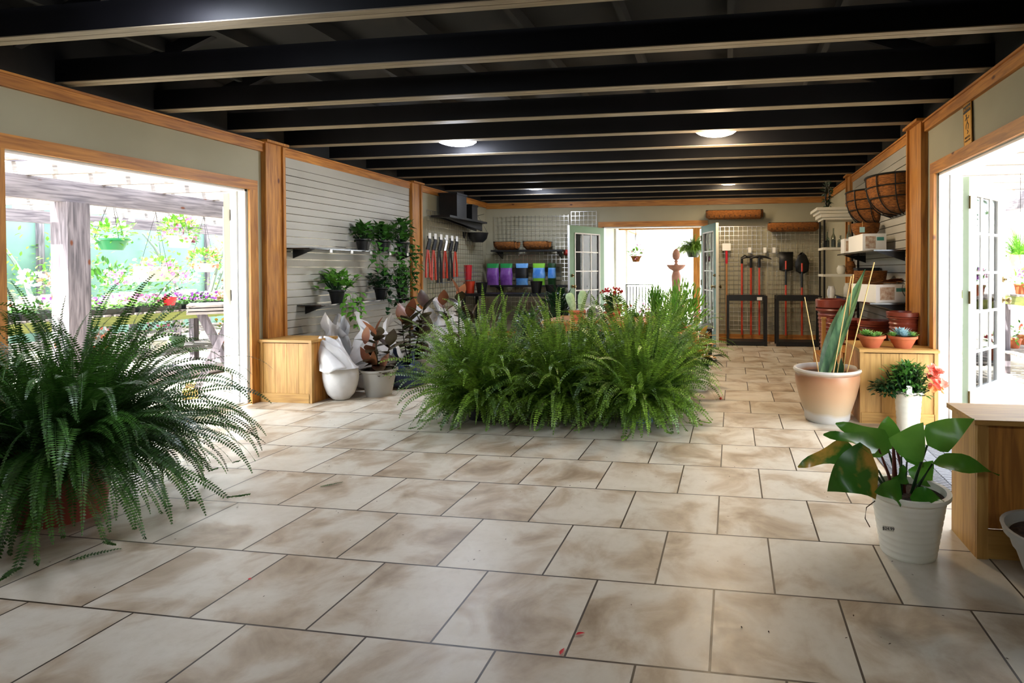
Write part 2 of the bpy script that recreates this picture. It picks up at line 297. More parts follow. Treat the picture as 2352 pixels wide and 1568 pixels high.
# ---------------------------------------------------------------- pine boxes
def pinebox(lab,x0,x1,y0,y1,h,facing_l=True,open_top=False):
    cx,cy_=(x0+x1)/2,(y0+y1)/2; t=thing('wooden_box',lab,'box',(cx,cy_,0)); a,b=x0-cx,x1-cx; c,d=y0-cy_,y1-cy_
    m_=MB(); n=4; wd=(b-a-.05)/n
    for k in range(n): m_.box(a+.03+k*wd,a+.03+(k+1)*wd-.003,c+.012,c+.03,.085,h-.03)
    ob('front_board',m_,M_BOXZ,t)
    [ob('side_panel',MB().box(*q_),M_PZ,t) for q_ in ((a,a+.02,c+.03,d,0,h-.02),(b-.02,b,c+.03,d,0,h-.02),(a+.02,b-.02,d-.02,d,0,h-.02))]
    ob('base_rail',MB().box(a+.01,b-.025,c,c+.02,0,.085),M_BOXX,t)
    [ob('corner_trim',MB().box(*q_),M_BOXZ,t) for q_ in ((b-.03,b,c,c+.03,0,h-.02),(a,a+.03,c+.004,c+.03,0,h-.02))]
    ob('top_board',MB().box(a-.008,b+.008,c-.012,d+.01,h-.02,h+.004) if not open_top else MB().box(a-.008,b+.008,c-.012,c+.07,h-.02,h+.004).box(a-.008,b+.008,d-.05,d+.01,h-.02,h+.004),M_BOXX,t)
    return t
pinebox('honey pine box standing by the torn white sack, post rising from it',XL+.025,-3.735,3.02,3.36,.58)
pinebox('weathered pine box with two succulent bowls on top',1.10,XR-.005,3.0,3.56,.585)
# front right box, angled lid
t=thing('wooden_box','dark honey pine box cut off by the right edge, mat beside it','box',(1.40,.98,0)); 
m_=MB()
for k in range(3): m_.box(-.26+k*.185,-.26+(k+1)*.185-.003,-.108,-.09,.12,.56)
ob('front_board',m_,M_PZ,t); ob('side_panel',MB().box(-.30,-.28,-.12,.14,0,.57),M_BOXZ,t); ob('side_panel',MB().box(.27,.288,-.12,.14,0,.57),M_BOXZ,t); ob('corner_trim',MB().box(-.299,-.255,-.135,-.12,0,.57),M_BOXZ,t); ob('corner_trim',MB().box(.24,.285,-.135,-.12,0,.57),M_BOXZ,t); ob('base_rail',MB().box(-.255,.24,-.128,-.11,0,.12),M_BOXX,t)
ob('top_board',MB().box(-.315,.288,-.15,.165,.57,.592),M_BOXX,t)
# ================================================================ plants
def oval(t): return max(.04,math.sin(PI*min(1,(t*.96+.02))**.8))
def heart(t): return max(.015,(min(1,t*4.5)**.55)*(1-t**1.55)**.92*1.12 if t<1 else .015)
def lance(t): return max(.04,math.sin(PI*t**.6)**.9 if 0<t<1 else .04)
def frond(mb,p,az,el,L,pin,droop,pw=.010,twist=0,step=None):
    p=V(p); st=step or pw*1.15; n=max(8,int(L/st)); st=L/n
    d=V((math.cos(az)*math.cos(el),math.sin(az)*math.cos(el),math.sin(el))); side0=V((-math.sin(az),math.cos(az),0)); wob=U(-.5,.5)
    vs=[];fs=[]; prev=None; k0=int(n*.08)
    for i in range(n):
        t=i/n; d=(d+V((0,0,-droop*st/L*(.35+.9*t+2.2*t**4)))+side0*wob*st/L*.8).normalized()
        sd=d.cross(V((0,0,1))); sd=sd.normalized() if sd.length>.05 else side0
        nm=sd.cross(d).normalized(); sd=(sd*math.cos(twist)+nm*math.sin(twist)).normalized(); nm=sd.cross(d)
        q=p+d*st
        if i>=k0:
            ln=pin*min(1,(t-.05)*7+.25)*(1-t**2.6)**.9+.002
            for sg in (-1,1):
                a=(sd*sg+d*.22+nm*U(-.05,.22)-V((0,0,.10))).normalized()
                tp=p+a*ln*U(.88,1.05); mid=p+a*ln*.4; k=len(vs)
                vs+=[p,mid+d*pw*.5,tp,mid-d*pw*.5]; fs.append((k,k+1,k+2,k+3))
        if i%4==0 or i==n-1:
            k=len(vs); rw=.0022*(1-.7*t)
            vs+=[p+sd*rw,p-sd*rw,p+nm*rw]
            if prev is not None:
                for j in range(3): fs.append((prev+j,prev+(j+1)%3,k+(j+1)%3,k+j))
            prev=k
        p=q
    mb.add(vs,fs)
def fernfol(mb,n,R_,H,z0,pin,pw,el=(.2,1.45),drop=(1.2,2.4),az=(0,2*PI),rb=.06,clip=0.02,lmin=.5):
    for i in range(n):
        e=el[0]+(el[1]-el[0])*U(0,1)**.85; a=U(*az); k_=min(1,max(0,(e-.3)/1.0)); L=U(lmin,1.05)*(R_*1.3*(1-k_)+max(H*1.2,R_)*k_); k=len(mb.v); q=U(.1,1)**.6
        frond(mb,(rb*math.cos(a)*q,rb*math.sin(a)*q,z0+U(-.02,.03)),a+U(-.5,.5),e,L,pin*U(.75,1.15),U(*drop),pw,U(-.9,.9))
        for j in range(k,len(mb.v)):
            v=mb.v[j]
            if v[2]<clip: mb.v[j]=(v[0],v[1],clip+.012*abs(math.sin(j)))
def potprof(r0,r1,h,lip=.012,lh=.025,w=.006):
    return [(r0,0),(r0+(r1-r0)*.92,h-lh),(r1+lip*.2,h-lh),(r1+lip,h-lh*.7),(r1+lip,h),(r1-w,h),(r1-w*1.5,h-.03),(r1-w*2,h-.05)]
def pot(t,r0,r1,h,mt,soil=.04,ribs=0,lip=.012,name='pot'):
    pr=potprof(r0,r1,h,lip)
    if ribs:
        pr=[(r0,0)]
        for i in range(ribs): 
            z=h*.9*(i+.5)/ribs; r=r0+(r1-r0)*z/h; pr+=[(r,z-h*.3/ribs),(r+.0018,z),(r,z+h*.3/ribs)]
        pr+=potprof(r0,r1,h,lip)[2:]
    o=ob(name,MB().lathe(pr,40),mt,t,True)
    ob('soil',MB().lathe([(.001,h-soil+.008),(r1*.5,h-soil+.004),(r1-.010,h-soil)],32,cap0=False),M_SOIL,t,True)
    return o
def fern(lab,x,y,r0,r1,h,pm,fm,n,R_,H,pin=.035,pw=.010,gr=None,seed=1,**k):
    random.seed(seed); t=thing('potted_fern',lab,'fern',(x,y,0),0,gr); pot(t,r0,r1,h,pm)
    mb=MB(); fernfol(mb,n,R_,H,h-.03,pin,pw,**k); k2=dict(k); k2.update(el=(-.5,.25),drop=(1.6,2.8),rb=r1*.95); fernfol(mb,n//4,R_*.72,R_*.6,h-.02,pin,pw,**k2); ob('fronds',mb,fm,t); return t
# big foreground fern, red-brown pot
G1='row of bushy ferns in the middle of the floor'
fern('huge arching dark fern in a red-brown pot beside the open doorway, largest fern',-3.24,.66,.16,.22,.40,M_RTERRA,M_FERND,520,.72,.76,.040,.0115,seed=11,el=(-.3,1.5),drop=(.9,2.6),rb=.22,lmin=.4)
fern('bushy fern in a dark pot, end of the row toward the white sack',-1.95,2.78,.13,.17,.24,M_BPL,M_FERN,460,.42,.76,.038,.016,G1,seed=21,rb=.22,drop=(.6,2.3),el=(-.4,1.5),lmin=.5)
fern('darker fern in the middle of the row of three, black pot',-1.30,2.90,.13,.17,.24,M_BPL,M_FERN,440,.44,.72,.038,.016,G1,seed=22,rb=.22,drop=(.6,2.3),el=(-.4,1.5),lmin=.5)
fern('fern in a blue plastic pot with a white tag, near the aisle',-.66,2.84,.12,.155,.24,M_BLUEPOT,M_FERN,440,.44,.80,.038,.016,G1,seed=23,rb=.2,drop=(.6,2.3),el=(-.4,1.5),lmin=.5)
fern('tall fern behind the blue potted fern',-.62,3.55,.14,.18,.28,M_BPL,M_FERN,300,.40,.78,.036,.016,'ferns behind the front row',seed=24,rb=.18,drop=(.8,2.2))
fern('dark fern behind the middle of the fern row',-1.45,3.6,.14,.18,.26,M_BPL,M_FERN,220,.42,.66,.036,.016,'ferns behind the front row',seed=25,rb=.18,drop=(1.0,2.3))
tg=[o for o in sc.objects if o.get('label','').startswith('fern in a blue')][0]
ob('plant_tag',MB().box(-.02,.02,-.160,-.157,.15,.20),M_PAPER,tg)
# ---- leafy plant helper
def stems(mb,pts_,r=.004):
    for p in pts_: mb.tube(p,[r,r*.6],5)
def leafy(t,z0,n,spread,h,L,W,mt,name='leaves',prof=oval,bend=.8,stemr=.004,stem=True,elr=(.2,1.3),seg=5,zmin=.0,stm=None,origin=(0,0)):
    mb=MB(); sb=MB(); ox,oy=origin
    for i in range(n):
        a=U(0,2*PI); k=U(.15,1); rr=spread*k*U(.3,1); z=z0+h*U(.1,1)*(1.05-.35*k); b=V((ox+rr*math.cos(a),oy+rr*math.sin(a),max(zmin,z))); e=U(*elr)
        d=V((math.cos(a)*math.cos(e),math.sin(a)*math.cos(e),math.sin(e))); mb.leaf(b,d,V((-math.cos(a)*math.sin(e),-math.sin(a)*math.sin(e),math.cos(e)))+V((U(-.4,.4),U(-.4,.4),0)),L*U(.7,1.1),W*U(.8,1.1),bend,.2,seg,prof)
        if stem and i%2==0: sb.tube([(ox+rr*.2*math.cos(a),oy+rr*.2*math.sin(a),z0),(ox+rr*.7*math.cos(a),oy+rr*.7*math.sin(a),(z0+b.z)/2),b],stemr,4,False)
    if stem and sb.v: ob('stems',sb,stm or M_LEAFD,t)
    return ob(name,mb,mt,t,True)
def blooms(t,pts_,r,mt,name='blossoms',petals=5):
    mb=MB()
    for p in pts_:
        p=V(p); a0=U(0,6); ax_=V((U(-1,1),U(-1,.4),U(.1,1))).normalized(); e1=ax_.orthogonal().normalized(); e2=ax_.cross(e1)
        for k in range(petals):
            a=a0+2*PI*k/petals; d=e1*math.cos(a)+e2*math.sin(a)+ax_*U(.3,.7); mb.leaf(p,d,ax_,r,r*.95,.1,.15,2,lambda t:.3+.7*math.sin(PI*min(t,.85)))
    return ob(name,mb,mt,t,True)
# ---- rubber plants
def rubber(lab,x,y,h,sc_,leaves,seed,potm=M_GREYPOT):
    random.seed(seed); t=thing('rubber_plant',lab,'rubber plant',(x,y,0),0,'burgundy rubber plants in grey pots'); pot(t,.115*sc_,.165*sc_,h,potm,ribs=0)
    sb=MB(); mb=MB(); mc=MB()
    for (dx,dy,top,nl) in leaves:
        base=V((dx*.2,dy*.2,h-.05)); tip=V((dx,dy,top)); sb.tube([base,(base+tip)/2+V((U(-.01,.01),0,0)),tip],[.009,.008,.005],6)
        nl=int(nl*1.7)
        for i in range(nl):
            t_=.15+.85*i/max(1,nl-1); c=base.lerp(tip,t_); a=i*2.4+seed; e=-.15+1.35*t_**3
            d=V((math.cos(a)*math.cos(e),math.sin(a)*math.cos(e),math.sin(e))); n=V((-math.cos(a)*math.sin(e),-math.sin(a)*math.sin(e),math.cos(e)))
            (mc if (i>=nl-2 and dx<.05) else mb).leaf(c,d,n,U(.17,.23),U(.11,.14),.35,.12,6,oval)
    ob('stem',sb,M_FICUS,t,True); ob('dark_leaf',mb,M_FICUS,t,True); o=ob('copper_leaf',mc,M_FICO,t,True)
    return t
t=rubber('rubber plant with copper leaves in a grey-white pot beside the torn sack',-3.34,3.44,.26,1.0,[(-.03,0,.62,8),(.09,.05,.48,6),(-.1,.06,.42,5)],3)
mb=MB()
for (px,py,W,dd,L) in ((826,745,.09,(.25,-.1,1),.2),(838,790,.09,(-.45,-.2,1),.19),(862,800,.08,(.6,-.1,.9),.18),(848,800,.08,(.15,-.3,1),.19)):
    p=at(px+12,py+45,3.42)-V((-3.34,3.44,0)); mb.leaf(p,dd,(0,-1,.1),L,W,.05,.15,6,oval)
ob('copper_leaf',mb,M_FICO,t,True)
rubber('larger dark rubber plant in a dull pot behind the copper leaved one',-3.37,4.05,.27,1.05,[(0,0,.72,10),(.14,.05,.82,8),(-.12,.05,.66,8),(.22,-.05,.55,6),(.05,.16,.6,7)],5)
rubber('dark rubber plant with pale mottled top leaves, half hidden at the fern row end',-3.02,4.5,.27,1.05,[(0,0,.95,9),(-.2,.0,.82,8),(.14,.05,.7,7)],8)
# ---- white poly sacks
def sack(lab,x,y,z,prof,rz,tilt,name='sack',folds=9,amp=.02,seed=1,sx=1,sy=.7,top=True,gr=None):
    random.seed(seed); t=None; mb=MB(); n=36; vs=[];fs=[]; ph=[U(0,6) for _ in range(4)]
    for i,(r,h,ox,oy) in enumerate(prof):
        for k in range(n):
            a=2*PI*k/n; rr=r*(1+amp/r*(math.sin(a*3+ph[0]+i*.5)*.5+math.sin(a*folds+ph[1]+i*.9)*.35*min(1,i/3)+math.sin(a*5+ph[2]-i)*.3))
            vs.append(V((rr*math.cos(a)*sx+ox,rr*math.sin(a)*sy+oy,max(0,h+.01*math.sin(a*4+ph[3])*min(1,i)+.10*(i/(len(prof)-1))**4*math.sin(a*2+ph[0])+.03*(i/(len(prof)-1))**3*math.sin(a*5+ph[1])))))
    for i in range(len(prof)-1):
        for k in range(n): k2=(k+1)%n; fs.append((i*n+k,i*n+k2,(i+1)*n+k2,(i+1)*n+k))
    fs.append(tuple(range(n-1,-1,-1))); mb.add(vs,fs)
    if top: mb.add([], [tuple(len(vs)-n+k-len(mb.v)+len(vs) for k in range(n))]) if False else None
    o=ob(name,mb,M_PLB,None,True,(x,y,z)); o.rotation_euler=(0,tilt,rz); tag(o,lab,'sack',gr); return o
t=thing('torn_sack','torn white poly sack slumped between the pine box and the copper leaved plant','sack',(-3.58,3.2,0))
random.seed(4); mb=MB(); n=40; vs=[];fs=[]
prof=[(.03,0,0),(.075,.012,0),(.12,.06,0),(.15,.14,0),(.162,.21,0),(.16,.27,0),(.152,.30,0),(.17,.305,0),(.14,.33,-.01),(.13,.38,-.03),(.125,.44,-.06),(.12,.50,-.10),(.10,.545,-.14),(.05,.58,-.17),(.01,.585,-.17)]
for i,(r,h,ox) in enumerate(prof):
    for k in range(n):
        a=2*PI*k/n; q_=1 if h<.31 else 2.2; rr=r*(1+.035*q_*math.sin(a*2+1)+.022*q_*math.sin(a*7+i)+.03*(q_-1)*math.sin(a*4+i*1.3)); vs.append(V((rr*math.cos(a)+.03*(.3-h)+ox,rr*(.8 if h<.31 else .62)*math.sin(a),h+(0 if h<.31 else .02*math.sin(a*3+i)))))
for i in range(len(prof)-1):
    for k in range(n): k2=(k+1)%n; fs.append((i*n+k,i*n+k2,(i+1)*n+k2,(i+1)*n+k))
fs.append(tuple(range(n-1,-1,-1))); mb.add(vs,fs); ob('sack_body',mb,M_PLB,t,True)
# slumped upper cloth: strip folding up and over toward the box
mb=MB(); vs=[];fs=[]; nu,nv=12,10
for i in range(nu+1):
    u=i/nu
    for j in range(nv+1):
        v=j/nv; wdt=.13*(1-.25*u); x=(v-.5)*2*wdt-.17*u+.03; y=-.15+.10*u+.03*math.sin(v*7+u*3)*(1-u)+.04*math.sin(v*PI)*-1*(1-u); z=.30+.29*u-.14*v*u-.03*math.sin(v*5+u*2); vs.append(V((x,y,z)))
for i in range(nu):
    for j in range(nv): a=i*(nv+1)+j; fs.append((a,a+1,a+nv+2,a+nv+1))
mb.add(vs,fs); mb.tube([(-.25,-.10,.54),(-.245,-.13,.44),(-.21,-.14,.38)],.005,5); o=ob('torn_flap',mb,M_PLB,t,True)
sd=o.modifiers.new('thickness','SOLIDIFY'); sd.thickness=.004
bp=[(.16,0,0,0),(.24,.05,0,0),(.27,.16,0,0),(.26,.28,.01,0),(.22,.38,.02,0),(.16,.45,.0,0),(.10,.5,-.02,0),(.15,.56,-.03,0),(.19,.60,-.02,0)]
sack('big crumpled white bag behind the torn sack, its top flared open',-3.62,3.78,0,[(r,h*1.13,x,y) for r,h,x,y in bp],.3,.06,seed=3,amp=.05,gr='white bags along the slatwall')
sack('tall white bag standing behind the copper leaved rubber plant',-3.45,4.55,0,[(r*.85,h*1.2,x,y) for r,h,x,y in bp],1.2,-.05,seed=6,amp=.05,gr='white bags along the slatwall')
sack('white bag with drooping ears showing above the honey pine box',-4.02,3.72,0,[(r*.9,h*1.12,x,y) for r,h,x,y in bp],2.2,0,seed=9,amp=.05,gr='white bags along the slatwall')
sack('white bag glimpsed through the dark rubber plant leaves',-3.5,5.2,0,[(r*.9,h*1.3,x,y) for r,h,x,y in bp],.9,0,seed=12,amp=.05,gr='white bags along the slatwall')
sack('navy blue bag slumped behind the grey-white pot',-3.26,3.82,0,[(r*.62,h*.55,x,y) for r,h,x,y in bp],.9,0,name='navy_bag',seed=13,amp=.03).data.materials[0]=M_NPOT
# ---- left slatwall shelves and plants
M_SMOKE=mat('smoked_glass','#1b1b1d',.12)
def shelf(lab,x0,x1,y0,y1,z,clips=()):
    t=thing('wall_shelf',lab,'shelf',((x0+x1)/2,(y0+y1)/2,z)); hx,hy=(x1-x0)/2,(y1-y0)/2
    ob('shelf_board',MB().box(-hx,hx,-hy,hy,0,.012),M_SMOKE,t)
    for yy in (-hy+.12,hy-.12):
        wx=-hx if x0<-2 else hx; s=1 if x0<-2 else -1
        ob('bracket',MB().add([(wx,yy-.006,-.001),(wx+s*hx*1.7,yy-.006,-.001),(wx,yy-.006,-.09),(wx,yy+.006,-.001),(wx+s*hx*1.7,yy+.006,-.001),(wx,yy+.006,-.09)],[(0,1,2),(5,4,3),(0,3,4,1),(1,4,5,2),(2,5,3,0)]),M_BPL,t)
    for yy in clips: ob('price_clip',MB().box(hx+.002,hx+.006,yy-hy-.02-y0,yy-hy+.02-y0,-.028,.004) if False else MB().box(hx+.001,hx+.006,yy-.018,yy+.018,-.03,.006),M_PAPER,t)
    return t
shelf('upper dark shelf on the slatwall with trailing plants and white price clips',XL+.02,XL+.30,3.34,5.45,1.44,(-.75,-.42,-.08,.3,.68))
shelf('lower dark shelf on the slatwall carrying the pothos pots',XL+.02,XL+.30,3.50,5.45,.865)
def pothos(lab,x,y,z,seed,n=80,trail=5,tl=.45,mt=None,L=.105,sp=.17,h=.2,pr=heart):
    random.seed(seed); t=thing('potted_vine',lab,'potted plant',(x,y,z),0,'vines potted on the slatwall shelves'); pot(t,.055,.078,.14,M_BPL,.02)
    leafy(t,.12,int(n*1.35),sp*1.1,h*1.1,L,L*.72,mt or M_LEAF,prof=pr,elr=(-.2,1.2))
    mb=MB(); sb=MB()
    for i in range(trail):
        a=U(-1.2,1.2); p=V((.1*math.cos(a),.12*math.sin(a),.12)); pts=[p]; L_=tl*U(.5,1)
        if trail and math.cos(a)<.1: a=0
        q=V((.17,.12*math.sin(a)*1.5,.10)); pts.append(q); k=int(L_/.05)
        for j in range(k): q=q+V((U(-.008,.01),U(-.02,.02),-.05)); pts.append(q)
        sb.tube(pts,.002,4,False)
        for q in pts[1:]: b=U(0,6.28); mb.leaf(q,(math.cos(b)*.6+.3,math.sin(b),-.3),(.3,0,1),L*U(.6,.9),L*.6,.9,.2,4,pr)
    ob('trailing_stem',sb,M_LEAFD,t); ob('trailing_leaf',mb,mt or M_LEAF,t,True); return t
pothos('vine in a dark pot on the upper slatwall shelf, first from the bare end',XL+.16,4.38,1.453,31,45,3,.5)
pothos('densest trailing vine, middle of the upper slatwall shelf',XL+.16,4.78,1.453,32,70,7,.75)
pothos('upright vine at the pilaster end of the upper slatwall shelf',XL+.16,5.2,1.453,33,70,5,.65,h=.3)
pothos('pothos with upright shoots alone on the lower slatwall shelf',XL+.16,3.92,.878,34,60,6,.42,M_LEAFB,h=.22,sp=.22)
pothos('dark vine in a navy pot on the lower slatwall shelf',XL+.16,4.72,.878,35,35,3,.3,M_LEAFD)
pothos('bushy fern-like vine at the pilaster end of the lower slatwall shelf',XL+.18,5.15,.878,36,130,4,.3,M_LEAF,L=.05,sp=.2,h=.28)
# ---- big glazed planter with cane stakes and folded leaf
def glaze():
    m=bpy.data.materials.new('banded_glaze'); m.use_nodes=True; nt=m.node_tree; N=nt.nodes; L=nt.links; b=N['Principled BSDF']; b.inputs['Roughness'].default_value=.35
    tc=N.new('ShaderNodeTexCoord'); sp=N.new('ShaderNodeSeparateXYZ'); L.new(tc.outputs['Object'],sp.inputs[0]); nz=N.new('ShaderNodeTexNoise'); nz.inputs['Scale'].default_value=4; L.new(tc.outputs['Object'],nz.inputs['Vector'])
    ma=N.new('ShaderNodeMath'); ma.operation='MULTIPLY_ADD'; ma.inputs[1].default_value=.10; L.new(nz.outputs[0],ma.inputs[0]); L.new(sp.outputs['Z'],ma.inputs[2]); mr=N.new('ShaderNodeMapRange'); mr.inputs[1].default_value=.05; mr.inputs[2].default_value=.50; L.new(ma.outputs[0],mr.inputs[0])
    rp=N.new('ShaderNodeValToRGB'); e=rp.color_ramp.elements; e[0].color=lin('#c8c4be'); e[0].position=.14; e[1].color=lin('#cbc9c6'); e[1].position=.97
    for p_,c_ in ((.2,'#bda98c'),(.5,'#c39c78'),(.72,'#b98a66'),(.83,'#b07a58'),(.90,'#c4b6a6')): k=e.new(p_); k.color=lin(c_)
    L.new(mr.outputs[0],rp.inputs[0]); L.new(rp.outputs[0],b.inputs['Base Color']); return m
t=thing('glazed_planter','large banded peach and white glazed planter holding cane stakes and one tall folded leaf','planter',(.86,3.08,0))
ob('planter_body',MB().lathe([(.165,0),(.178,.02),(.18,.06),(.225,.2),(.25,.3),(.255,.35),(.25,.385),(.262,.395),(.268,.41),(.262,.425),(.245,.425),(.235,.40),(.23,.36)],56),glaze(),t,True)
ob('soil',MB().lathe([(.001,.375),(.232,.37)],32,cap0=False),M_SOIL,t,True)
O=V((.86,3.08,0))
for (a,b_,Ya,Yb) in (((1882,864),(1848,682),3.0,3.0),((1912,868),(1955,634),2.95,3.15),((1936,868),(1960,630),3.1,3.1),((1921,868),(1952,680),3.05,3.2),((1942,868),(2008,602),3.0,3.05)):
    ob('cane_stake',MB().tube([at(*a,Ya)-O,at(*b_,Yb)-O],.0045,6),M_BAMB,t,True)
mb=MB(); p0=at(1895,868,3.05)-O; p1=at(1997,622,3.15)-O; d=p1-p0; mb.leaf(p0,d+V((-.03,0,0)),(-.5,-.6,.3),d.length,.125,-.05,.55,12,lambda t:max(.05,(.55+.45*math.sin(PI*min(1,t*.9+.1)))*(1-t**5)))
p0=at(1885,868,3.1)-O; p1=at(1930,700,3.2)-O; d=p1-p0; mb.leaf(p0,d,(-.6,-.4,.2),d.length,.10,.2,.5,10,lambda t:max(.05,math.sin(PI*(t*.85+.12)))); ob('tall_leaf',mb,mat('strap_leaf','#3a6641',.3,col2='#86b07c',scale=3,stretch=(6,6,1)),t,True)
mb=MB(); mb.leaf(at(1930,866,3.1)-O,(.05,0,1),(0,-1,0),.16,.05,.2,.2,5); mb.leaf(at(1872,866,3.05)-O,(.1,0,1),(0,-1,0),.05,.04,.9,.2,5); mb.leaf(at(1920,866,3.1)-O,(-.1,.1,1),(0,-1,0),.3,.05,.1,.3,6); ob('young_leaf',mb,M_LEAFD,t,True)
# ---- white pot with salmon flowers
random.seed(41); t=thing('flowering_plant','white pot of green foliage with salmon blossoms by the doorway','flowering plant',(1.42,2.86,0)); pot(t,.078,.098,.30,M_CERW,.02,6)
leafy(t,.27,620,.19,.25,.062,.024,M_LEAF,prof=lance,elr=(-.3,1.1),seg=3,bend=.5)
leafy(t,.26,220,.13,.12,.062,.024,M_LEAFD,name='low_leaves',prof=lance,elr=(-.3,.8),seg=3,origin=(-.17,-.02),stem=False)
blooms(t,[(U(.09,.20),U(-.20,-.08),U(.34,.50)) for _ in range(34)],.032,M_SALM); blooms(t,[(U(.1,.2),U(-.2,-.1),U(.33,.36)) for _ in range(7)],.03,mat('flower_peach','#f0a060',.5,transl=.3),'peach_blossoms')
ob('plant_tag',MB().box(-.045,-.005,-.112,-.109,.285,.355),M_PAPER,t)
# ---- philodendron in white pot with price
t=thing('potted_philodendron','broad leaved philodendron in a white pot priced $24.99 on the tiles','potted plant',(.835,.875,0)); O=V((.835,.875,0)); random.seed(5)
pot(t,.112,.155,.275,M_CERW,.03,9,lip=.014)
YD=.875
def phl(mb,sb,base,pj,tip,W,nrm,Y0,Y1,Y2,fold=.18,bend=.25,pr=heart,wav=.01):
    b=at(*base,Y0)-O; j=at(*pj,Y1)-O; tp=at(*tip,Y2)-O
    if sb is not None: sb.tube([b,(b+j)/2+V((0,0,.01)),j],[.008,.0065,.004],7)
    d=tp-j; L=d.length*1.06; mb.leaf(j,d+V((0,0,bend*L*.42)),nrm,L,W*1.12,bend*1.0,fold,9,pr,wav)
mb=MB(); sb=MB(); my=MB(); mr=MB()
S0=(2080,1165)
phl(mb,None,S0,(2043,1038),(1926,975),.13,(.1,-.7,.8),.87,.86,.9)
phl(mb,mr,(2060,1150),(2018,1030),(1898,999),.10,(0,-.5,1),.87,.84,.8,.22)
phl(mb,sb,(2075,1160),(2040,1032),(2040,960),.145,(.1,-1,.15),.9,.95,.97,.1,.05)
phl(mb,sb,(2070,1165),(2070,1048),(2118,975),.135,(-.3,-1,.2),.87,.84,.80,.15,.1)
phl(mb,sb,(2085,1160),(2130,1022),(2232,964),.12,(.2,-.75,.7),.88,.86,.84,.15,.3)
phl(mb,sb,(2085,1165),(2142,1064),(2288,1090),.115,(.1,-.4,1),.87,.82,.75,.2,.5)
phl(my,sb,(2060,1160),(1968,1035),(1840,1072),.12,(0,-.6,.9),.9,.95,1.0,.1,.4)
phl(my,sb,(2055,1165),(2018,1080),(1905,1130),.20,(-.2,-.9,.45),.84,.78,.72,.12,.9,wav=.02)
phl(mb,sb,(2075,1165),(2083,1060),(2115,1015),.12,(.1,-1,.2),.95,1.0,1.05,.1,.2)
phl(mb,sb,(2090,1165),(2105,1110),(2140,1060),.10,(-.1,-1,.4),.95,.98,1.02,.1,.2)
phl(mb,None,S0,(2072,1140),(2012,1128),.10,(0,-.7,.8),.8,.76,.70,.2,.6)
phl(mb,None,S0,(2090,1142),(2165,1150),.085,(0,-.6,.9),.8,.78,.72,.2,.5)
phl(mb,sb,(2065,1160),(2060,1110),(2075,1070),.07,(.5,-1,0),.86,.84,.84,.3,.05)
mr.tube([at(2070,1165,.87)-O,at(2055,1090,.87)-O,at(2052,1020,.88)-O],[.012,.011,.006],8); mr.tube([at(2080,1160,.88)-O,at(2072,1080,.88)-O,at(2058,1025,.9)-O],[.009,.008,.005],8)
ob('petiole',sb,M_LEAFD,t,True); ob('red_petiole',mr,M_PHILR,t,True); ob('leaf_blade',mb,M_PHIL,t,True); ob('mottled_leaf_blade',my,M_PHILY,t,True)
ob('trailing_root',MB().tube([at(2010,1150,.8)-O,at(1990,1165,.78)-O,at(1987,1190,.78)-O,at(1998,1210,.78)-O],.0022,5),M_SOIL,t)
pp=at(2040,1213,.875-.135)-O; ob('price_sticker',MB().box(-.022,.022,-.001,0,-.010,.010,Matrix.Translation(V((pp.x,-.1375,pp.z)))@Matrix.Rotation(-.12,4,'Z')@Matrix.Rotation(-.14,4,'X')),M_CERW,t)
text('price_lettering','$24.99',.017,M_INK,t,(pp.x,-.1395,pp.z),(PI/2-.14,0,-.12))
p=at(2307,1212,.62); t=thing('grey_planter','dull grey tapered planter cut by the photo edge in front of the pine box','planter',(p.x+.20,.62,0)); ob('planter_body',MB().lathe([(.10,0),(.17,p.z-.03),(.19,p.z-.03),(.20,p.z),(.185,p.z),(.16,p.z-.08)],36),M_GREYPOT,t,True); ob('soil',MB().lathe([(.001,p.z-.03),(.18,p.z-.035)],24,cap0=False),M_SOIL,t,True)
# ---- mat, small litter
def mat_obj():
    m=MB(); m.box(-.33,.33,-.44,.44,0,.006); 
    t=thing('door_mat','ribbed grey door mat lying at the threshold','mat',(1.345,2.02,.0)); ob('mat_border',m,mat('mat_rubber','#55565c',.8),t)
    r=MB(); k=-.40
    while k<.40:
        for j in range(7): x=-.30+j*.086; r.bar((x,k,.008),(x+.078,k+.028*(1 if j%2 else -1)+.0,.008),.012,.005)
        k+=.026
    ob('mat_ribs',r,mat('mat_pile','#8b8b90',.95),t)
mat_obj()
random.seed(77)
for i,(px,py) in enumerate(((1322,1457),(1286,1503),(574,1331))):
    p=fl(px,py,.003); mb=MB(); mb.leaf((0,0,0),(math.cos(i+.4),math.sin(i+.4),.15),(0,0,1),.032 if i<2 else .016,.013,.3,.3,4,lance)
    tag(ob('fallen_petal',mb,M_RED,None,False,p),['red petal across a tile joint in the foreground','smaller red petal at the tile corner in the foreground','tiny dark red petal on the tiles toward the huge fern'][i],'petal')
p=fl(1655,917,.004); mb=MB(); mb.ball((0,0,.01),.013,8,5); o=ob('fallen_blossom',mb,M_RED,None,True,p); tag(o,'fallen red blossom lying in the aisle near the glazed planter','blossom')
mb=MB(); mb.leaf((-.05,.01,0),(1,.1,.05),(0,0,1),.06,.01,.1,.2,4); mb.leaf((.01,0,0),(1,-.3,.1),(0,0,1),.03,.012,.2,.2,3); ob('blossom_stem',mb,M_LEAFD,o)
p=fl(760,1115,.003); mb=MB(); frond(mb,(-.05,-.02,0),.6,.05,.12,.012,.05,.007); tag(ob('fallen_frond',mb,M_FERND,None,False,p),'broken bit of fern frond alone on the tiles','frond')
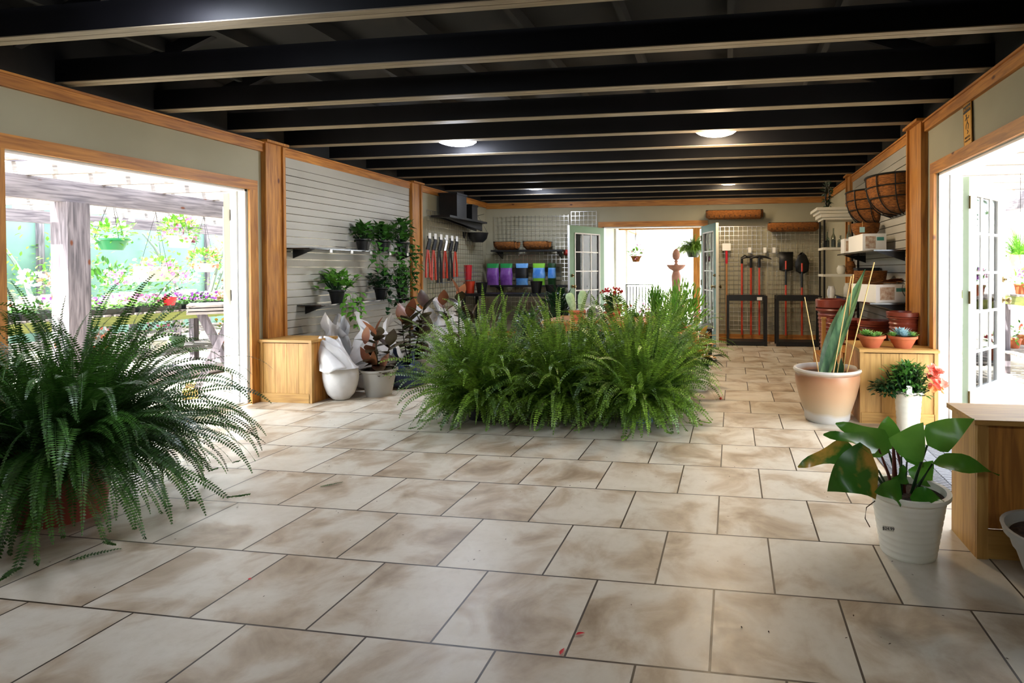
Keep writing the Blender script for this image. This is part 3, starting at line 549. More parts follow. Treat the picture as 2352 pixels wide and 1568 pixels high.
p=fl(200,1285,.004); mb=MB(); frond(mb,(-.06,-.02,.002),.9,.08,.17,.02,.15,.009); tag(ob('fallen_frond',mb,M_FERND,None,False,p),'broken frond tip below the huge fern','frond')
mb=MB()
for i in range(150):
    x=U(-3.8,1.2); y=U(.1,2.7); r=U(.002,.006); a=U(0,3); mb.leaf((x,y,.002),(math.cos(a),math.sin(a),.1),(0,0,1),r*2.2,r,.2,.2,2)
tag(ob('leaf_litter',mb,mat('litter_brown','#3c2a1a',.9),None),'scattered specks of dry leaf and soil on the tiles','litter',kind='stuff')
# ================================================================ right wall displays
def obx(name,x0,x1,y0,y1,z0,z1,mt,parent,bev=0): return ob(name,MB().box(x0,x1,y0,y1,z0,z1),mt,parent)
shelf('upper dark shelf on the slatwall behind the glazed planter, white cartons on it',XR-.33,XR-.03,3.66,5.4,1.385)
shelf('lower dark shelf on the slatwall under the torn carton',XR-.36,XR-.03,3.66,5.4,.905)
def carton(lab,x,y,z,w_,d_,h_,rz,pic=True,open_=True,gr=None):
    t=thing('cardboard_carton',lab,'box',(x,y,z),rz,gr); mb=MB(); k=.004
    mb.box(-w_/2,w_/2,-d_/2,-d_/2+k,0,h_).box(-w_/2,w_/2,d_/2-k,d_/2,0,h_).box(-w_/2,-w_/2+k,-d_/2+k,d_/2-k,0,h_).box(w_/2-k,w_/2,-d_/2+k,d_/2-k,0,h_).box(-w_/2,w_/2,-d_/2,d_/2,0,.003)
    ob('carton_body',mb,M_PAPER,t)
    if pic:
        ob('printed_picture',MB().box(-w_*.38,w_*.05,-d_/2-.001,-d_/2,h_*.15,h_*.85),mat('print_brown','#a07a5e',.6,col2='#c8b8a0',scale=30),t)
        ob('printed_band',MB().box(w_*.1,w_*.4,-d_/2-.001,-d_/2,h_*.6,h_*.8),mat('print_teal','#3d8a80',.6),t)
    return t
carton('small white carton with a teal printed end, behind the long one',1.41,4.95,1.398,.15,.20,.16,0,gr=None)
carton('long white carton with a printed end on the upper shelf',1.47,4.42,1.398,.22,.66,.17,0)
def trough(name,lab,x,y,z,R_,Ln,s=-1,cage=True,cat='planter basket',flat=False):
    """half-round wall basket of coco fibre in an iron cage; back against the wall at +x when s=-1"""
    t=thing(name,lab,cat,(x,y,z)); n=14; m_=16; vs=[];fs=[]
    for i in range(m_+1):
        v=PI*i/m_-PI/2   # along y
        for j in range(n+1):
            u=j/n; # from rim (0) down to keel at the wall (1)
            rr=(1-u**2.6)**.5 if u<1 else 0
            vs.append(V((s*R_*math.cos(v)*(.999*rr+.0) if not flat else s*R_*rr*(1 if abs(v)<1.4 else .9), Ln/2*math.sin(v)*(.62+.38*rr), -R_*1.25*u)))
    for i in range(m_):
        for j in range(n): a=i*(n+1)+j; fs.append((a,a+n+1,a+n+2,a+1))
    o=ob('coco_liner',MB().add(vs,fs),M_COCO,t,True); sd=o.modifiers.new('thickness','SOLIDIFY'); sd.thickness=.014
    if cage:
        c=MB()
        for j in (0,4,8):
            u=j/n; c.tube([vs[i*(n+1)+j]*1.03+V((0,0,.004)) for i in range(m_+1)],.0055 if j else .008,6)
        for i in (2,5,8,11,14): c.tube([vs[i*(n+1)+j]*1.035 for j in range(n+1)],.0055,6)
        c.tube([(0,-Ln/2,0),(0,Ln/2,0)],.007,6); ob('iron_cage',c,M_IRON,t,True)
    return t
trough('coco_basket','half-round coco fibre basket in a black iron cage, hanging nearest the pine post',XR-.03,4.02,2.09,.28,.70)
trough('coco_basket','half-round coco fibre basket in a black iron cage, farther of the hanging pair',XR-.03,4.95,2.07,.28,.70)
t=thing('coco_basket','brown coco basket with a teal price tag sitting on the long carton','planter basket',(1.49,4.55,1.569)); ob('coco_liner',MB().lathe([(.09,0),(.13,.05),(.145,.13),(.135,.13),(.12,.05)],28),M_COCO,t,True); ob('price_tag',MB().box(-.09,-.04,-.150,-.147,.03,.085),mat('tag_teal','#9cc8c4',.5),t); ob('tag_twine',MB().tube([(-.065,-.148,.08),(-.06,-.14,.14)],.002,4),M_BAMB,t)
# sheets of coco liners between the shelves and the torn carton
t=thing('coco_liner_stack','rumpled stack of coco liners between the two shelves','planter liners',(1.46,4.36,.917)); random.seed(8)
mb=MB()
for k in range(3): mb.lathe([(.10,.0+k*.07),(.14,.05+k*.07),(.155,.15+k*.07),(.14,.15+k*.07)],20,(U(-.02,.02),U(-.05,.05)-.1*k,0))
ob('coco_liner',mb,M_COCO,t,True)
mb=MB(); mb.ball((0,.22,.17),.12,12,8,1,1.3,1,.01); ob('rolled_liner',mb,M_COCO,t,True)
t=carton('torn open white carton with a printed picture on the lower shelf',1.47,3.90,.918,.34,.40,.165,.35)
ob('torn_edge',MB().tube([(.10,-.203,.163),(.09,-.204,.12),(.10,-.204,.09),(.12,-.203,.06)],.003,4),M_GROOVE,t)
sheet=MB(); random.seed(9)
for k in range(4): sheet.leaf((-.1+.06*k,.02*k,.13+.01*k),(.8,-.2,.12),(0,0,1),.22,.18,.3,.2,4,lambda t:.8)
tag(ob('coco_sheet',sheet,M_COCO,None,True,(1.49,3.90,.95)),'loose brown coco sheets poking out of the torn carton','planter liners')
obd=thing('dark_display_box','black box standing behind the torn carton','box',(1.53,4.68,.917)); ob('box_body',MB().box(-.11,.11,-.09,.09,0,.30),M_BPL,obd); ob('box_lid',MB().box(-.115,.115,-.095,.095,.30,.32),M_BPL,obd)
# low plank bench
t=thing('low_platform','low plank platform with one tall corner post under the tall oxblood planter','platform',(1.375,4.95,0)); ob('platform_top',MB().box(-.295,.295,-.42,.42,.215,.25),M_PY,t); ob('side_board',MB().box(-.295,-.275,-.42,.42,0,.214).box(-.274,.295,-.42,-.40,0,.2139),M_PZ,t); ob('corner_post',MB().box(-.34,-.30,-.5,-.46,0,.70).box(-.345,-.295,-.505,-.455,.70,.72),M_BOXZ,t)
t=thing('plank_bench','low stained plank bench under the slatwall, planters stacked on it','bench',(1.375,4.02,0))
ob('bench_top',MB().box(-.295,.295,-.43,.43,.44,.475),M_PY,t)
for x,y in ((-.27,-.4),(.27,-.4),(-.27,.4),(.27,.4)): ob('leg',MB().box(x-.022,x+.022,y-.022,y+.022,0,.44),M_BOXZ,t)
ob('side_board',MB().box(-.29,-.275,-.37,.37,.05,.44),M_PZ,t)
def ribpot(lab,x,y,z,r0,r1,h,n,gr=None):
    t=thing('ribbed_planter',lab,'planter',(x,y,z),0,gr); pr=[(r0,0)]
    for i in range(n): zz=h*.84*(i+.5)/n; r=r0+(r1-r0)*zz/h; pr+=[(r,zz-h*.28/n),(r+.008,zz),(r,zz+h*.28/n)]
    pr+=[(r1,h*.86),(r1+.015,h*.87),(r1+.018,h*.99),(r1+.012,h),(r1-.004,h),(r1-.02,h*.5),(r0,h*.1)]
    ob('planter_body',MB().lathe(pr,44),M_RTERRA,t,True); ob('rim_ring',MB().lathe([(r1+.012,h*.80),(r1+.018,h*.82),(r1+.012,h*.84)],44,cap0=False),M_RTERRA,t,True); return t
ribpot('tall ribbed oxblood planter on a low platform behind the folded leaf',1.25,4.85,.251,.16,.205,.64,12)
ribpot('wide ribbed oxblood planter stacked near the glazed planter rim',1.23,4.25,.475,.13,.155,.25,5)
ribpot('oxblood planter behind the succulent bowls, farther one',1.42,3.88,.475,.11,.135,.27,4)
ribpot('ribbed oxblood planter behind the succulent bowls, beside the pine post',1.52,3.66,.475,.10,.125,.30,6) if False else ribpot('ribbed oxblood planter behind the succulent bowls, beside the pine post',1.55,3.42,.589,.10,.125,.27,6)
def bowl(lab,x,y,kind,seed):
    random.seed(seed); t=thing('succulent_bowl',lab,'succulent',(x,y,.589),0,'terracotta bowls of succulents on the weathered box')
    ob('bowl',MB().lathe([(.062,0),(.085,.045),(.100,.075),(.110,.077),(.113,.097),(.104,.097),(.095,.082)],36),M_TERRA,t,True); ob('soil',MB().lathe([(.001,.086),(.097,.082)],24,cap0=False),M_SOIL,t,True)
    mg=MB(); mbb=MB()
    for (cx,cy_,r,mm,nl) in kind:
        tgt=mg if mm==0 else mbb
        for ring in range(5):
            for k in range(nl):
                a=2*PI*k/nl+ring*.4; e=.25+ring*.33; d=V((math.cos(a)*math.cos(e),math.sin(a)*math.cos(e),math.sin(e))); tgt.leaf((cx*1.25,cy_*1.25,.088),d,V((-math.cos(a)*math.sin(e),-math.sin(a)*math.sin(e),math.cos(e))),r*1.3*(1-.12*ring),r*.45,-.4,.3,3,lance)
    ob('green_rosette',mg,mat('succulent_green','#6f9a4a',.4,island=.2),t,True)
    if mbb.v: ob('blue_rosette',mbb,mat('succulent_blue','#8fb0b8',.45,island=.2),t,True)
    return t
bowl('terracotta bowl of green succulents, next to the box edge over the glazed planter',1.215,3.13,[(-.03,0,.07,0,9),(.04,.0,.05,0,8),(0,-.04,.045,0,7)],1)
bowl('terracotta bowl with a blue-grey succulent rosette, nearer the pine post',1.455,3.12,[(0,-.01,.06,1,9),(.0,.03,.09,1,8),(-.06,0,.05,0,8),(.055,0,.055,0,8)],2)
# etagere with crown top
t=thing('display_etagere','black metal display rack with a cream crown moulding top, glass bottles on its shelves','display rack',(1.44,5.75,0))
for x,y in ((-.20,-.17),(.20,-.17),(-.20,.17),(.20,.17)): ob('post',MB().box(x-.011,x+.011,y-.011,y+.011,0,1.83),M_IRON,t)
for z in (.82,1.13,1.46): ob('rack_shelf',MB().box(-.22,.22,-.19,.19,z,z+.03),M_OFFW,t)
mb=MB()
for k,(o_,z0,z1) in enumerate(((.0,1.83,1.86),(.03,1.86,1.905),(.055,1.905,1.94),(.085,1.94,1.975))): mb.box(-.22-o_,.225,-.20-o_,.20+o_,z0,z1)
ob('crown_top',mb,M_OFFW,t)
M_BOT=mat('bottle_glass','#b8c8b8',.06,trans=.9); M_MOSS=mat('bottle_filling','#c8c0a0',.7)
for i,(x,y,z,h,r) in enumerate(((-.20,-.12,1.49,.20,.03),(-.10,-.1,1.49,.24,.028),(.0,-.12,1.49,.15,.035),(.13,-.1,1.49,.28,.03),(-.19,.02,1.49,.16,.04))):
    b=thing('glass_bottle',['squat glass bottle at the open end of the rack, top shelf','slim glass bottle second along the rack top shelf','short wide glass bottle on the rack top shelf','tallest glass bottle on the rack, beside the cartons','round glass jar behind the slim bottles on the rack'][i],'bottle',(1.44+x*.8,5.75+y,z),0,'glass bottles on the rack')
    ob('bottle_body',MB().lathe([(r*.9,0),(r,.01),(r,h*.55),(r*.35,h*.72),(r*.3,h*.96),(r*.4,h)],18),M_BOT,b,True); ob('filling',MB().lathe([(r*.8,.008),(r*.85,h*.4),(.002,h*.42)],14),M_MOSS,b,True)
for i,(x,y,z,r,h,mt_,lb) in enumerate(((.02,-.09,1.16,.055,.11,M_OFFW,'cream ceramic jar on the middle rack shelf'),(.16,-.09,1.16,.06,.16,M_COCO,'brown coco topped jar on the middle rack shelf'),(-.12,-.05,.85,.05,.16,M_PAPER,'white ceramic vase low on the rack'),(.12,-.08,.85,.05,.2,M_OFFW,'tall cream ceramic vase low on the rack'),(0,-.1,.85,.045,.05,M_NPOT,'small dark blue dish low on the rack'))):
    b=ob('ceramic_jar',MB().lathe([(r*.7,0),(r,h*.3),(r,h*.7),(r*.7,h*.9),(r*.75,h),(r*.6,h),(r*.55,h*.8)],22),mt_,None,True,(1.44+x*.8,5.75+y,z)); tag(b,lb,'jar','ceramic jars on the rack')
random.seed(3); t=thing('dark_wreath','dark glossy wreath standing on the crown moulding top','wreath',(1.30,5.72,1.975)); ob('wreath_ring',MB().tube([(0,.14*math.cos(a*PI/8)*1,.165+.14*math.sin(a*PI/8)) for a in range(17)],.012,6),M_IRON,t,True)
mb=MB()
for i in range(150): a=U(0,6.28); mb.leaf((U(-.02,.02),.14*math.cos(a),.165+.14*math.sin(a)),(U(-1,1),math.cos(a)+U(-1,1),math.sin(a)+U(-.7,1)),(1,0,.3),.07,.018,.2,.2,3,lance)
ob('wreath_leaf',mb,M_LEAFD,t)
# caution sign over the doorway
t=thing('caution_sign','yellow caution sign leaning on the trim above the doorway','sign',(XR-.012,2.44,DH+.092)); Rm=Matrix.Rotation(math.radians(-4),4,'X')
SY='sign_yellow'; ob('sign_plate',MB().box(-.004,0,-.066,.066,0,.285,Rm),mat(SY,'#d99a24',.5),t); ob('sign_border',MB().box(-.0045,-.004,-.062,-.058,.004,.281,Rm).box(-.0045,-.004,.058,.062,.004,.281,Rm).box(-.0045,-.004,-.062,.062,.277,.281,Rm),M_INK,t)
ob('sign_header',MB().box(-.005,-.004,-.056,.056,.222,.272,Rm),M_INK,t)
rot=Matrix.Rotation(-PI/2,4,'Z')@Matrix.Rotation(PI/2,4,'X')
def stxt(nm,body,size,mt_,y,z): 
    e=(Rm@rot).to_euler(); p=Rm@V((-.0056,y,z)); return text(nm,body,size,mt_,t,p,e)
stxt('header_lettering','CAUTION',.026,MATS[SY],0,.247); stxt('warning_lettering','WATCH',.022,M_INK,0,.05); stxt('warning_lettering','YOUR STEP',.018,M_INK,0,.027)
g=MB()
def seg2(a,b,w_=.006): g.bar((-.0052,a[0],a[1]),(-.0052,b[0],b[1]),.0012,w_,up=(0,1,0)) if False else g.bar((-.0052,a[0],a[1]),(-.0052,b[0],b[1]),w_,.0012,up=(1,0,0))
g.ball((-.0052,.012,.203),.009,10,6,.1,1,1)
for a,b in (((.008,.193),(-.004,.155)),((.008,.188),(.03,.172)),((.004,.185),(-.022,.178)),((-.022,.178),(-.034,.192)),((-.004,.155),(.016,.135)),((.016,.135),(.020,.11)),((-.004,.155),(-.02,.135)),((-.02,.135),(-.012,.105)),((.0,.10),(-.014,.086)),((-.014,.086),(.0,.075))): seg2(a,b)
g.v=[tuple(Rm@V(v)) for v in g.v]; ob('falling_figure',g,M_INK,t)
# ================================================================ back wall
def grid(lab,x0,x1,z0,z1,Y=None,X=None,s=1,st=.076):
    t=thing('wire_grid_panel',lab,'wire grid panel',((x0+x1)/2,Y,z0) if Y else (X,(x0+x1)/2,z0)); h=(x1-x0)/2; H=z1-z0; v=MB(); hz=MB()
    def P(a,b,c): return (a,b,c) if Y else (b,a,c)
    k=-h
    while k<=h+.001: v.bar(P(k,0,0),P(k,0,H),.005,.005,up=(1,0,0) if Y else (0,1,0)); k+=st
    k=0
    while k<=H+.001: hz.bar(P(-h,.006*s,k),P(h,.006*s,k),.005,.005); k+=st
    ob('upright_wire',v,M_CHROME,t); ob('cross_wire',hz,M_CHROME,t); return t
grid('tall chrome wire grid on the back wall behind the seed bags',-4.1,-2.72,.35,2.2,Y=YB-.05,s=-1)
grid('narrow chrome wire grid between the seed bags and the open door',-2.68,-2.22,.35,2.25,Y=YB-.05,s=-1)
grid('chrome wire grid holding the orange-handled tools, near the open door',-.22,.68,.2,1.95,Y=YB-.05,s=-1)
grid('chrome wire grid holding the shovels, toward the display rack',.72,1.62,.2,1.95,Y=YB-.05,s=-1)
grid('chrome wire grid on the side wall holding pruners and hand tools',6.0,7.9,.35,2.1,X=XL+.05,s=1)
def wshelf(lab,x0,x1,y0,y1,z,th=.03):
    t=thing('wall_shelf',lab,'shelf',((x0+x1)/2,(y0+y1)/2,z)); a,b=(x1-x0)/2,(y1-y0)/2; ob('shelf_board',MB().box(-a,a,-b,b,0,th),M_BPL,t)
    for x in (-a+.1,a-.1): ob('bracket',MB().add([(x-.01,b,0),(x-.01,-b,0),(x-.01,b,-.12),(x+.01,b,0),(x+.01,-b,0),(x+.01,b,-.12)],[(0,1,2),(5,4,3),(0,3,4,1),(1,4,5,2),(2,5,3,0)]),M_BPL,t)
    return t
wshelf('long black shelf on the back grid under two coco troughs',-4.05,-2.75,YB-.36,YB-.07,1.545)
wshelf('long black shelf on the back grid carrying the seed bags',-4.05,-2.3,YB-.40,YB-.07,.93)
def wintrough(lab,x,y,z,Ln,gr):
    t=thing('window_box_trough',lab,'planter basket',(x,y,z),0,gr); c=MB(); n=10
    vs=[];fs=[]
    for i in range(9):
        a=PI*i/8-PI/2
        for j,xx in enumerate((-Ln/2,-Ln/2+.05,Ln/2-.05,Ln/2)): r=.11*(1 if j in (1,2) else .75); vs.append((xx,-r*math.cos(a)*.9 if False else r*math.sin(a),-r*math.cos(a)*1.2))
    for i in range(8):
        for j in range(3): a=i*4+j; fs.append((a,a+1,a+5,a+4))
    o=ob('coco_liner',MB().add(vs,fs),M_COCO if gr!='dark' else M_COCO,t,True); sd=o.modifiers.new('thickness','SOLIDIFY'); sd.thickness=.012
    c.tube([(-Ln/2,-.11,.0),(Ln/2,-.11,0)],.006,5); c.tube([(-Ln/2,.11,.0),(Ln/2,.11,0)],.006,5); k=-Ln/2+.05
    while k<Ln/2: c.tube([(k,-.118,0),(k,-.09,-.10),(k,0,-.142),(k,.09,-.10),(k,.118,0)],.005,5); k+=.085
    c.tube([(-Ln*.3,.11,0),(-Ln*.3,YB-y-.002,.01)],.006,5); c.tube([(Ln*.3,.11,0),(Ln*.3,YB-y-.002,.01)],.006,5); ob('iron_cage',c,M_IRON,t,True); return t
for i,(a,b,zz) in enumerate((((1622,487),(1752,487),2.13),((1765,515),(1880,515),1.93))):
    p=at(*a,YB-.25); q=at(*b,YB-.25); wintrough(['long dark window trough basket over the open door top','long dark window trough basket hung lower toward the display rack'][i],(p.x+q.x)/2,YB-.2,p.z+.02,q.x-p.x,'long trough baskets on the back wall')
for i,(x0,x1) in enumerate(((1138,1190),(1205,1262))):
    p=at(x0,560,YB-.22); q=at(x1,560,YB-.22); wintrough(['orange coco trough on the back shelf, above the purple bags','orange coco trough on the back shelf, above the blue bags'][i],(p.x+q.x)/2,YB-.21,1.72,q.x-p.x,'coco troughs on the back shelf')
M_CARDP=mat('bag_purple','#6a3a8a',.25,col2='#8a5aa8',scale=9,bump=.3); M_GRNB=mat('bag_green','#2a8a4a',.3); M_BLUB=mat('bag_blue','#3a7ac8',.25,col2='#7ab0e0',scale=6,bump=.3); M_LIME=mat('bag_lime','#7ab83a',.3)
def bag(lab,x,mt_,mt2,mt3,w_=.24,gr='printed seed bags on the back shelf'):
    t=thing('seed_bag',lab,'bag',(x,YB-.26,.96),0,gr)
    def pil(z0,z1,f0,f1,name,m):
        mb=MB(); vs=[];fs=[]
        for i in range(9):
            z=z0+(z1-z0)*i/8; d=.05*math.sin(PI*min(1,(z+.02)/.40)*.9+.25)+.012
            for k in range(16): a=2*PI*k/16; c,s_=math.cos(a),math.sin(a); vs.append((w_/2*(abs(c)**.45)*(1 if c>0 else -1)*(1-.04*math.sin(z*30)),d*s_,z))
        for i in range(8):
            for k in range(16): fs.append((i*16+k,i*16+(k+1)%16,(i+1)*16+(k+1)%16,(i+1)*16+k))
        ob(name,mb.add(vs,fs),m,t,True)
    pil(0,.12,0,0,'bag_bottom',mt3); pil(.12,.30,0,0,'bag_body',mt_); pil(.30,.38,0,0,'bag_top',mt2); return t
for i,(px,a,b,c,lb) in enumerate(((1132,M_CARDP,M_GRNB,M_CARDP,'purple bag with a green top, first in the row of seed bags'),(1163,M_CARDP,M_GRNB,M_CARDP,'purple bag with a green top, touching the blue bag'),(1199,M_BPL,M_BLUB,M_BLUB,'blue topped bag with a black middle on the back shelf'),(1238,M_BLUB,M_LIME,M_LIME,'lime and pale blue bag toward the open door'),(1268,M_BLUB,M_LEAFD,M_LEAFD,'narrow blue and dark green bag at the row end near the open door'))):
    p=at(px,640,YB-.26); bag(lb,p.x,a,b,c,.22 if i<4 else .14)
# pegs row
mb=None
random.seed(6)
for k in range(14):
    p=at(1126+k*9.6,595,YB-.12); 
    o=ob('display_hook',MB().tube([(0,.05,0),(0,-.18,0),(0,-.2,.02)],.004,5),M_CHROME,None,True,(p.x,YB-.1,1.50)); tag(o,'chrome display hook below the coco trough shelf','hook','row of chrome hooks on the back grid')
# long tools
def tool(lab,px,kind,ztop,Y=YB-.12,zb=.12,gm=M_ORANGE,cat='garden tool'):
    p=at(px,700,Y); t=thing('long_handled_tool',lab,cat,(p.x,Y,zb),0,'long-handled garden tools on the back grid'); H=ztop-zb
    ob('handle',MB().tube([(0,0,0),(0,0,H-.1)],.016,8),gm,t,True)
    if kind=='squee': ob('tool_head',MB().box(-.07,.07,-.02,.02,H-.06,H+.06),M_PAPER,t); ob('ferrule',MB().tube([(0,0,H-.28),(0,0,H-.06)],.02,8),M_RED,t,True)
    elif kind=='hoe': ob('tool_head',MB().tube([(0,0,H-.1),(0,0,H),(.05,-.02,H+.04),(.09,-.05,H+.02)],[.02,.02,.012,.008],8),M_IRON,t,True)
    elif kind=='pick': ob('tool_head',MB().tube([(-.16,-.02,H-.03),(-.08,-.01,H+.0),(0,0,H+.01),(.10,0,H),(.20,-.02,H-.04)],[.01,.02,.025,.02,.008],8),M_IRON,t,True); ob('socket',MB().tube([(0,0,H-.18),(0,0,H)],.024,8),M_BPL,t,True)
    elif kind in('flat','round'):
        w_=.11; vs=[];fs=[]
        pr=[(.035,-.32),(w_,-.30),(w_*1.0,-.15),(w_*1.05,0)] if kind=='flat' else [(.03,-.32),(w_*.9,-.28),(w_*1.05,-.15),(w_*.6,-.02),(.01,.03)]
        m_=MB(); z0=H+.05
        for (a,z) in pr: vs+=[(-a,-.03,z0+z),(0,.0,z0+z),(a,-.03,z0+z)]
        for i in range(len(pr)-1): k=i*3; fs+=[(k,k+1,k+4,k+3),(k+1,k+2,k+5,k+4)]
        o=ob('tool_blade',m_.add(vs,fs),M_IRON,t,True); o.modifiers.new('thickness','SOLIDIFY').thickness=.004
        ob('socket',MB().tube([(0,0,H-.5),(0,0,H-.24)],.019,8),M_BPL,t,True)
    return t
tool('pale wooden handled scraper beside the open door',1669,'squee',1.60,gm=M_WHAND)
tool('orange-handled hoe, first of the three close together',1704,'hoe',1.42); tool('orange-handled cultivator in the middle of the three close together',1725,'pick',1.43); tool('orange-handled weeder with the longest bent head, third of the three',1744,'pick',1.43)
tool('square shovel with an orange handle on the back grid',1805,'flat',1.46); tool('round shovel with an orange handle next to the display rack',1842,'round',1.42)
def rack(lab,x0,x1):
    t=thing('tool_rack',lab,'rack',((x0+x1)/2,7.72,0)); h=(x1-x0)/2
    for y in (-.17,.17):
        for x in (-h,h): ob('post',MB().box(x-.02,x+.02,y-.02,y+.02,0,.80),M_BPL,t)
    ob('top_rail',MB().box(-h,h,-.18,-.16,.72,.80).box(-h,h,.16,.18,.74,.80).box(-h-.01,-h+.01,-.16,.16,.74,.8).box(h-.01,h+.01,-.16,.16,.74,.8),M_BPL,t)
    ob('base_tray',MB().box(-h,h,-.18,.18,.01,.07),M_BPL,t); return t
r=rack('black tool rack under the three close tools',.06,.66); ob('price_card',MB().box(.16,.24,-.184,-.181,.73,.78),M_PAPER,r)
rack('black tool rack under the two shovels',.84,1.5)
for i,px in enumerate((1722,1757,1778)):
    p=at(px,574,YB-.1); o=ob('price_card',MB().box(-.025,.025,-.004,0,-.045,.045),M_PAPER,None,False,(p.x,YB-.075,p.z)); tag(o,['white price card above the cultivator head','white price card between the weeder and the square shovel','white price card nearest the square shovel'][i],'price card','price cards on the back grid')
# hand tools on the side wall grid
random.seed(12)
spots=[(990,'orange-handled loppers at the near edge of the side grid'),(1003,'orange-handled loppers, second on the side grid'),(1016,'dark-bladed loppers, third on the side grid'),(1029,'orange loppers, fourth on the side grid'),(1041,'dark hand saw hanging fifth on the side grid'),(1052,'red-handled shears low on the side grid')]
for i,(px,lb) in enumerate(spots):
    p=atx(px,560,XL+.15); t=thing('hanging_loppers',lb,'garden tool',(XL+.10,p.y,1.30),0,'loppers and shears on the side grid')
    ob('blade',MB().tube([(0,0,.22),(.02,.02,.36),(0,.0,.42)],[.03,.025,.008],6),M_BPL if i!=3 else M_STEEL,t,True)
    for sg in (-1,1): ob('grip',MB().tube([(0,sg*.01,.22),(0,sg*.05,.02),(0,sg*.055,-.18-.04*i%.1)],[.012,.014,.018],7),M_ORANGE if i in (0,1,3,5) else M_BPL,t,True)
    ob('hang_card',MB().box(.03,.034,-.035,.035,.38,.46),M_PAPER,t)
t=wshelf('short dark shelf high on the side grid with a black crate',XL+.06,XL+.36,6.1,7.4,2.0)
for k,(y,lb,hh,w_) in enumerate(((6.5,'black crate on the high side shelf reaching the ceiling',.36,.32),(6.95,'lower black crate beside it on the high side shelf',.24,.2))):
    t=thing('black_crate',lb,'crate',(XL+.21,y,2.03)); ob('crate_body',MB().box(-.14,.14,-w_/2,w_/2,0,hh),M_BPL,t); ob('crate_rim',MB().box(-.15,.15,-w_/2-.01,w_/2+.01,hh-.03,hh-.001),M_BPL,t)
p=at(1068,650,7.35); 
for k,(px,py,w_,h_,m_,lb) in enumerate(((1080,640,.16,.20,M_ORANGE,'bright orange bucket on the dark table in the back corner'),(1058,640,.16,.18,mat('bucket_burnt','#a84a18',.4),'burnt orange bucket next to the bright one'),(1072,602,.14,.25,M_RED,'red watering can above the orange buckets'))):
    q=at(px,py,7.3); o=ob('bucket',MB().lathe([(w_*.4,0),(w_*.5,h_),(w_*.52,h_),(w_*.47,h_-.01),(w_*.38,.01)],24),m_,None,True,(q.x,7.3+.02*k,.84 if k<2 else 1.06)); tag(o,lb,'bucket')
t=thing('display_table','low black display table in the back corner, buckets and bags above it','table',(-3.5,7.35,0)); ob('tabletop',MB().box(-.75,.9,-.28,.28,.80,.84),M_BPL,t)
for x,y in ((-.72,-.25),(.87,-.25),(-.72,.25),(.87,.25)): ob('leg',MB().box(x-.02,x+.02,y-.02,y+.02,0,.8),M_BPL,t)
for i,(x,h) in enumerate(((-4.0,.18),(-3.05,.2),(-2.8,.14))):
    o=ob('plastic_pot',MB().lathe([(.07,0),(.10,h),(.105,h),(.095,h-.01)],22),M_BPL,None,True,(x,7.3,.84)); tag(o,['black plastic pot at the wall end of the black display table','black plastic pot near the middle of the black display table','smallest black plastic pot at the door end of the black display table'][i],'pot','black pots on the display table')
# dark lumps of stacked black planters on side wall (px 1080-1120, y 540-560)
for i,(px,py,r) in enumerate(((1058,545,.14),(1095,545,.17))):
    q=at(px,py,7.4); t=thing('hanging_planter',['dark green planter bowl hung on the side grid','black planter bowl hung beside the corner of the grids'][i],'planter',(q.x,7.45 if i else 7.3,q.z-.08)); ob('planter_bowl',MB().lathe([(r*.5,0),(r*.85,.06),(r,.16),(r*1.03,.16),(r*.95,.15)],26),M_BPL,t,True); ob('hanger',MB().tube([(r,0,.16),(0,0,.45),(-r,0,.16)],.003,4).tube([(0,0,.45),(0,.25,.5)],.004,4),M_IRON,t)
t=thing('wall_lantern','small red glass lantern hung beside the open door','lantern',tuple(at(1301,580,YB-.15))); ob('lantern_globe',MB().ball((0,0,0),.055,14,9),mat('red_glass','#a02a22',.15),t,True); ob('hook',MB().tube([(0,0,.05),(0,0,.3),(0,.1,.36)],.004,5).tube([(0,0,-.05),(0,0,-.5)],.003,4),M_IRON,t,True)
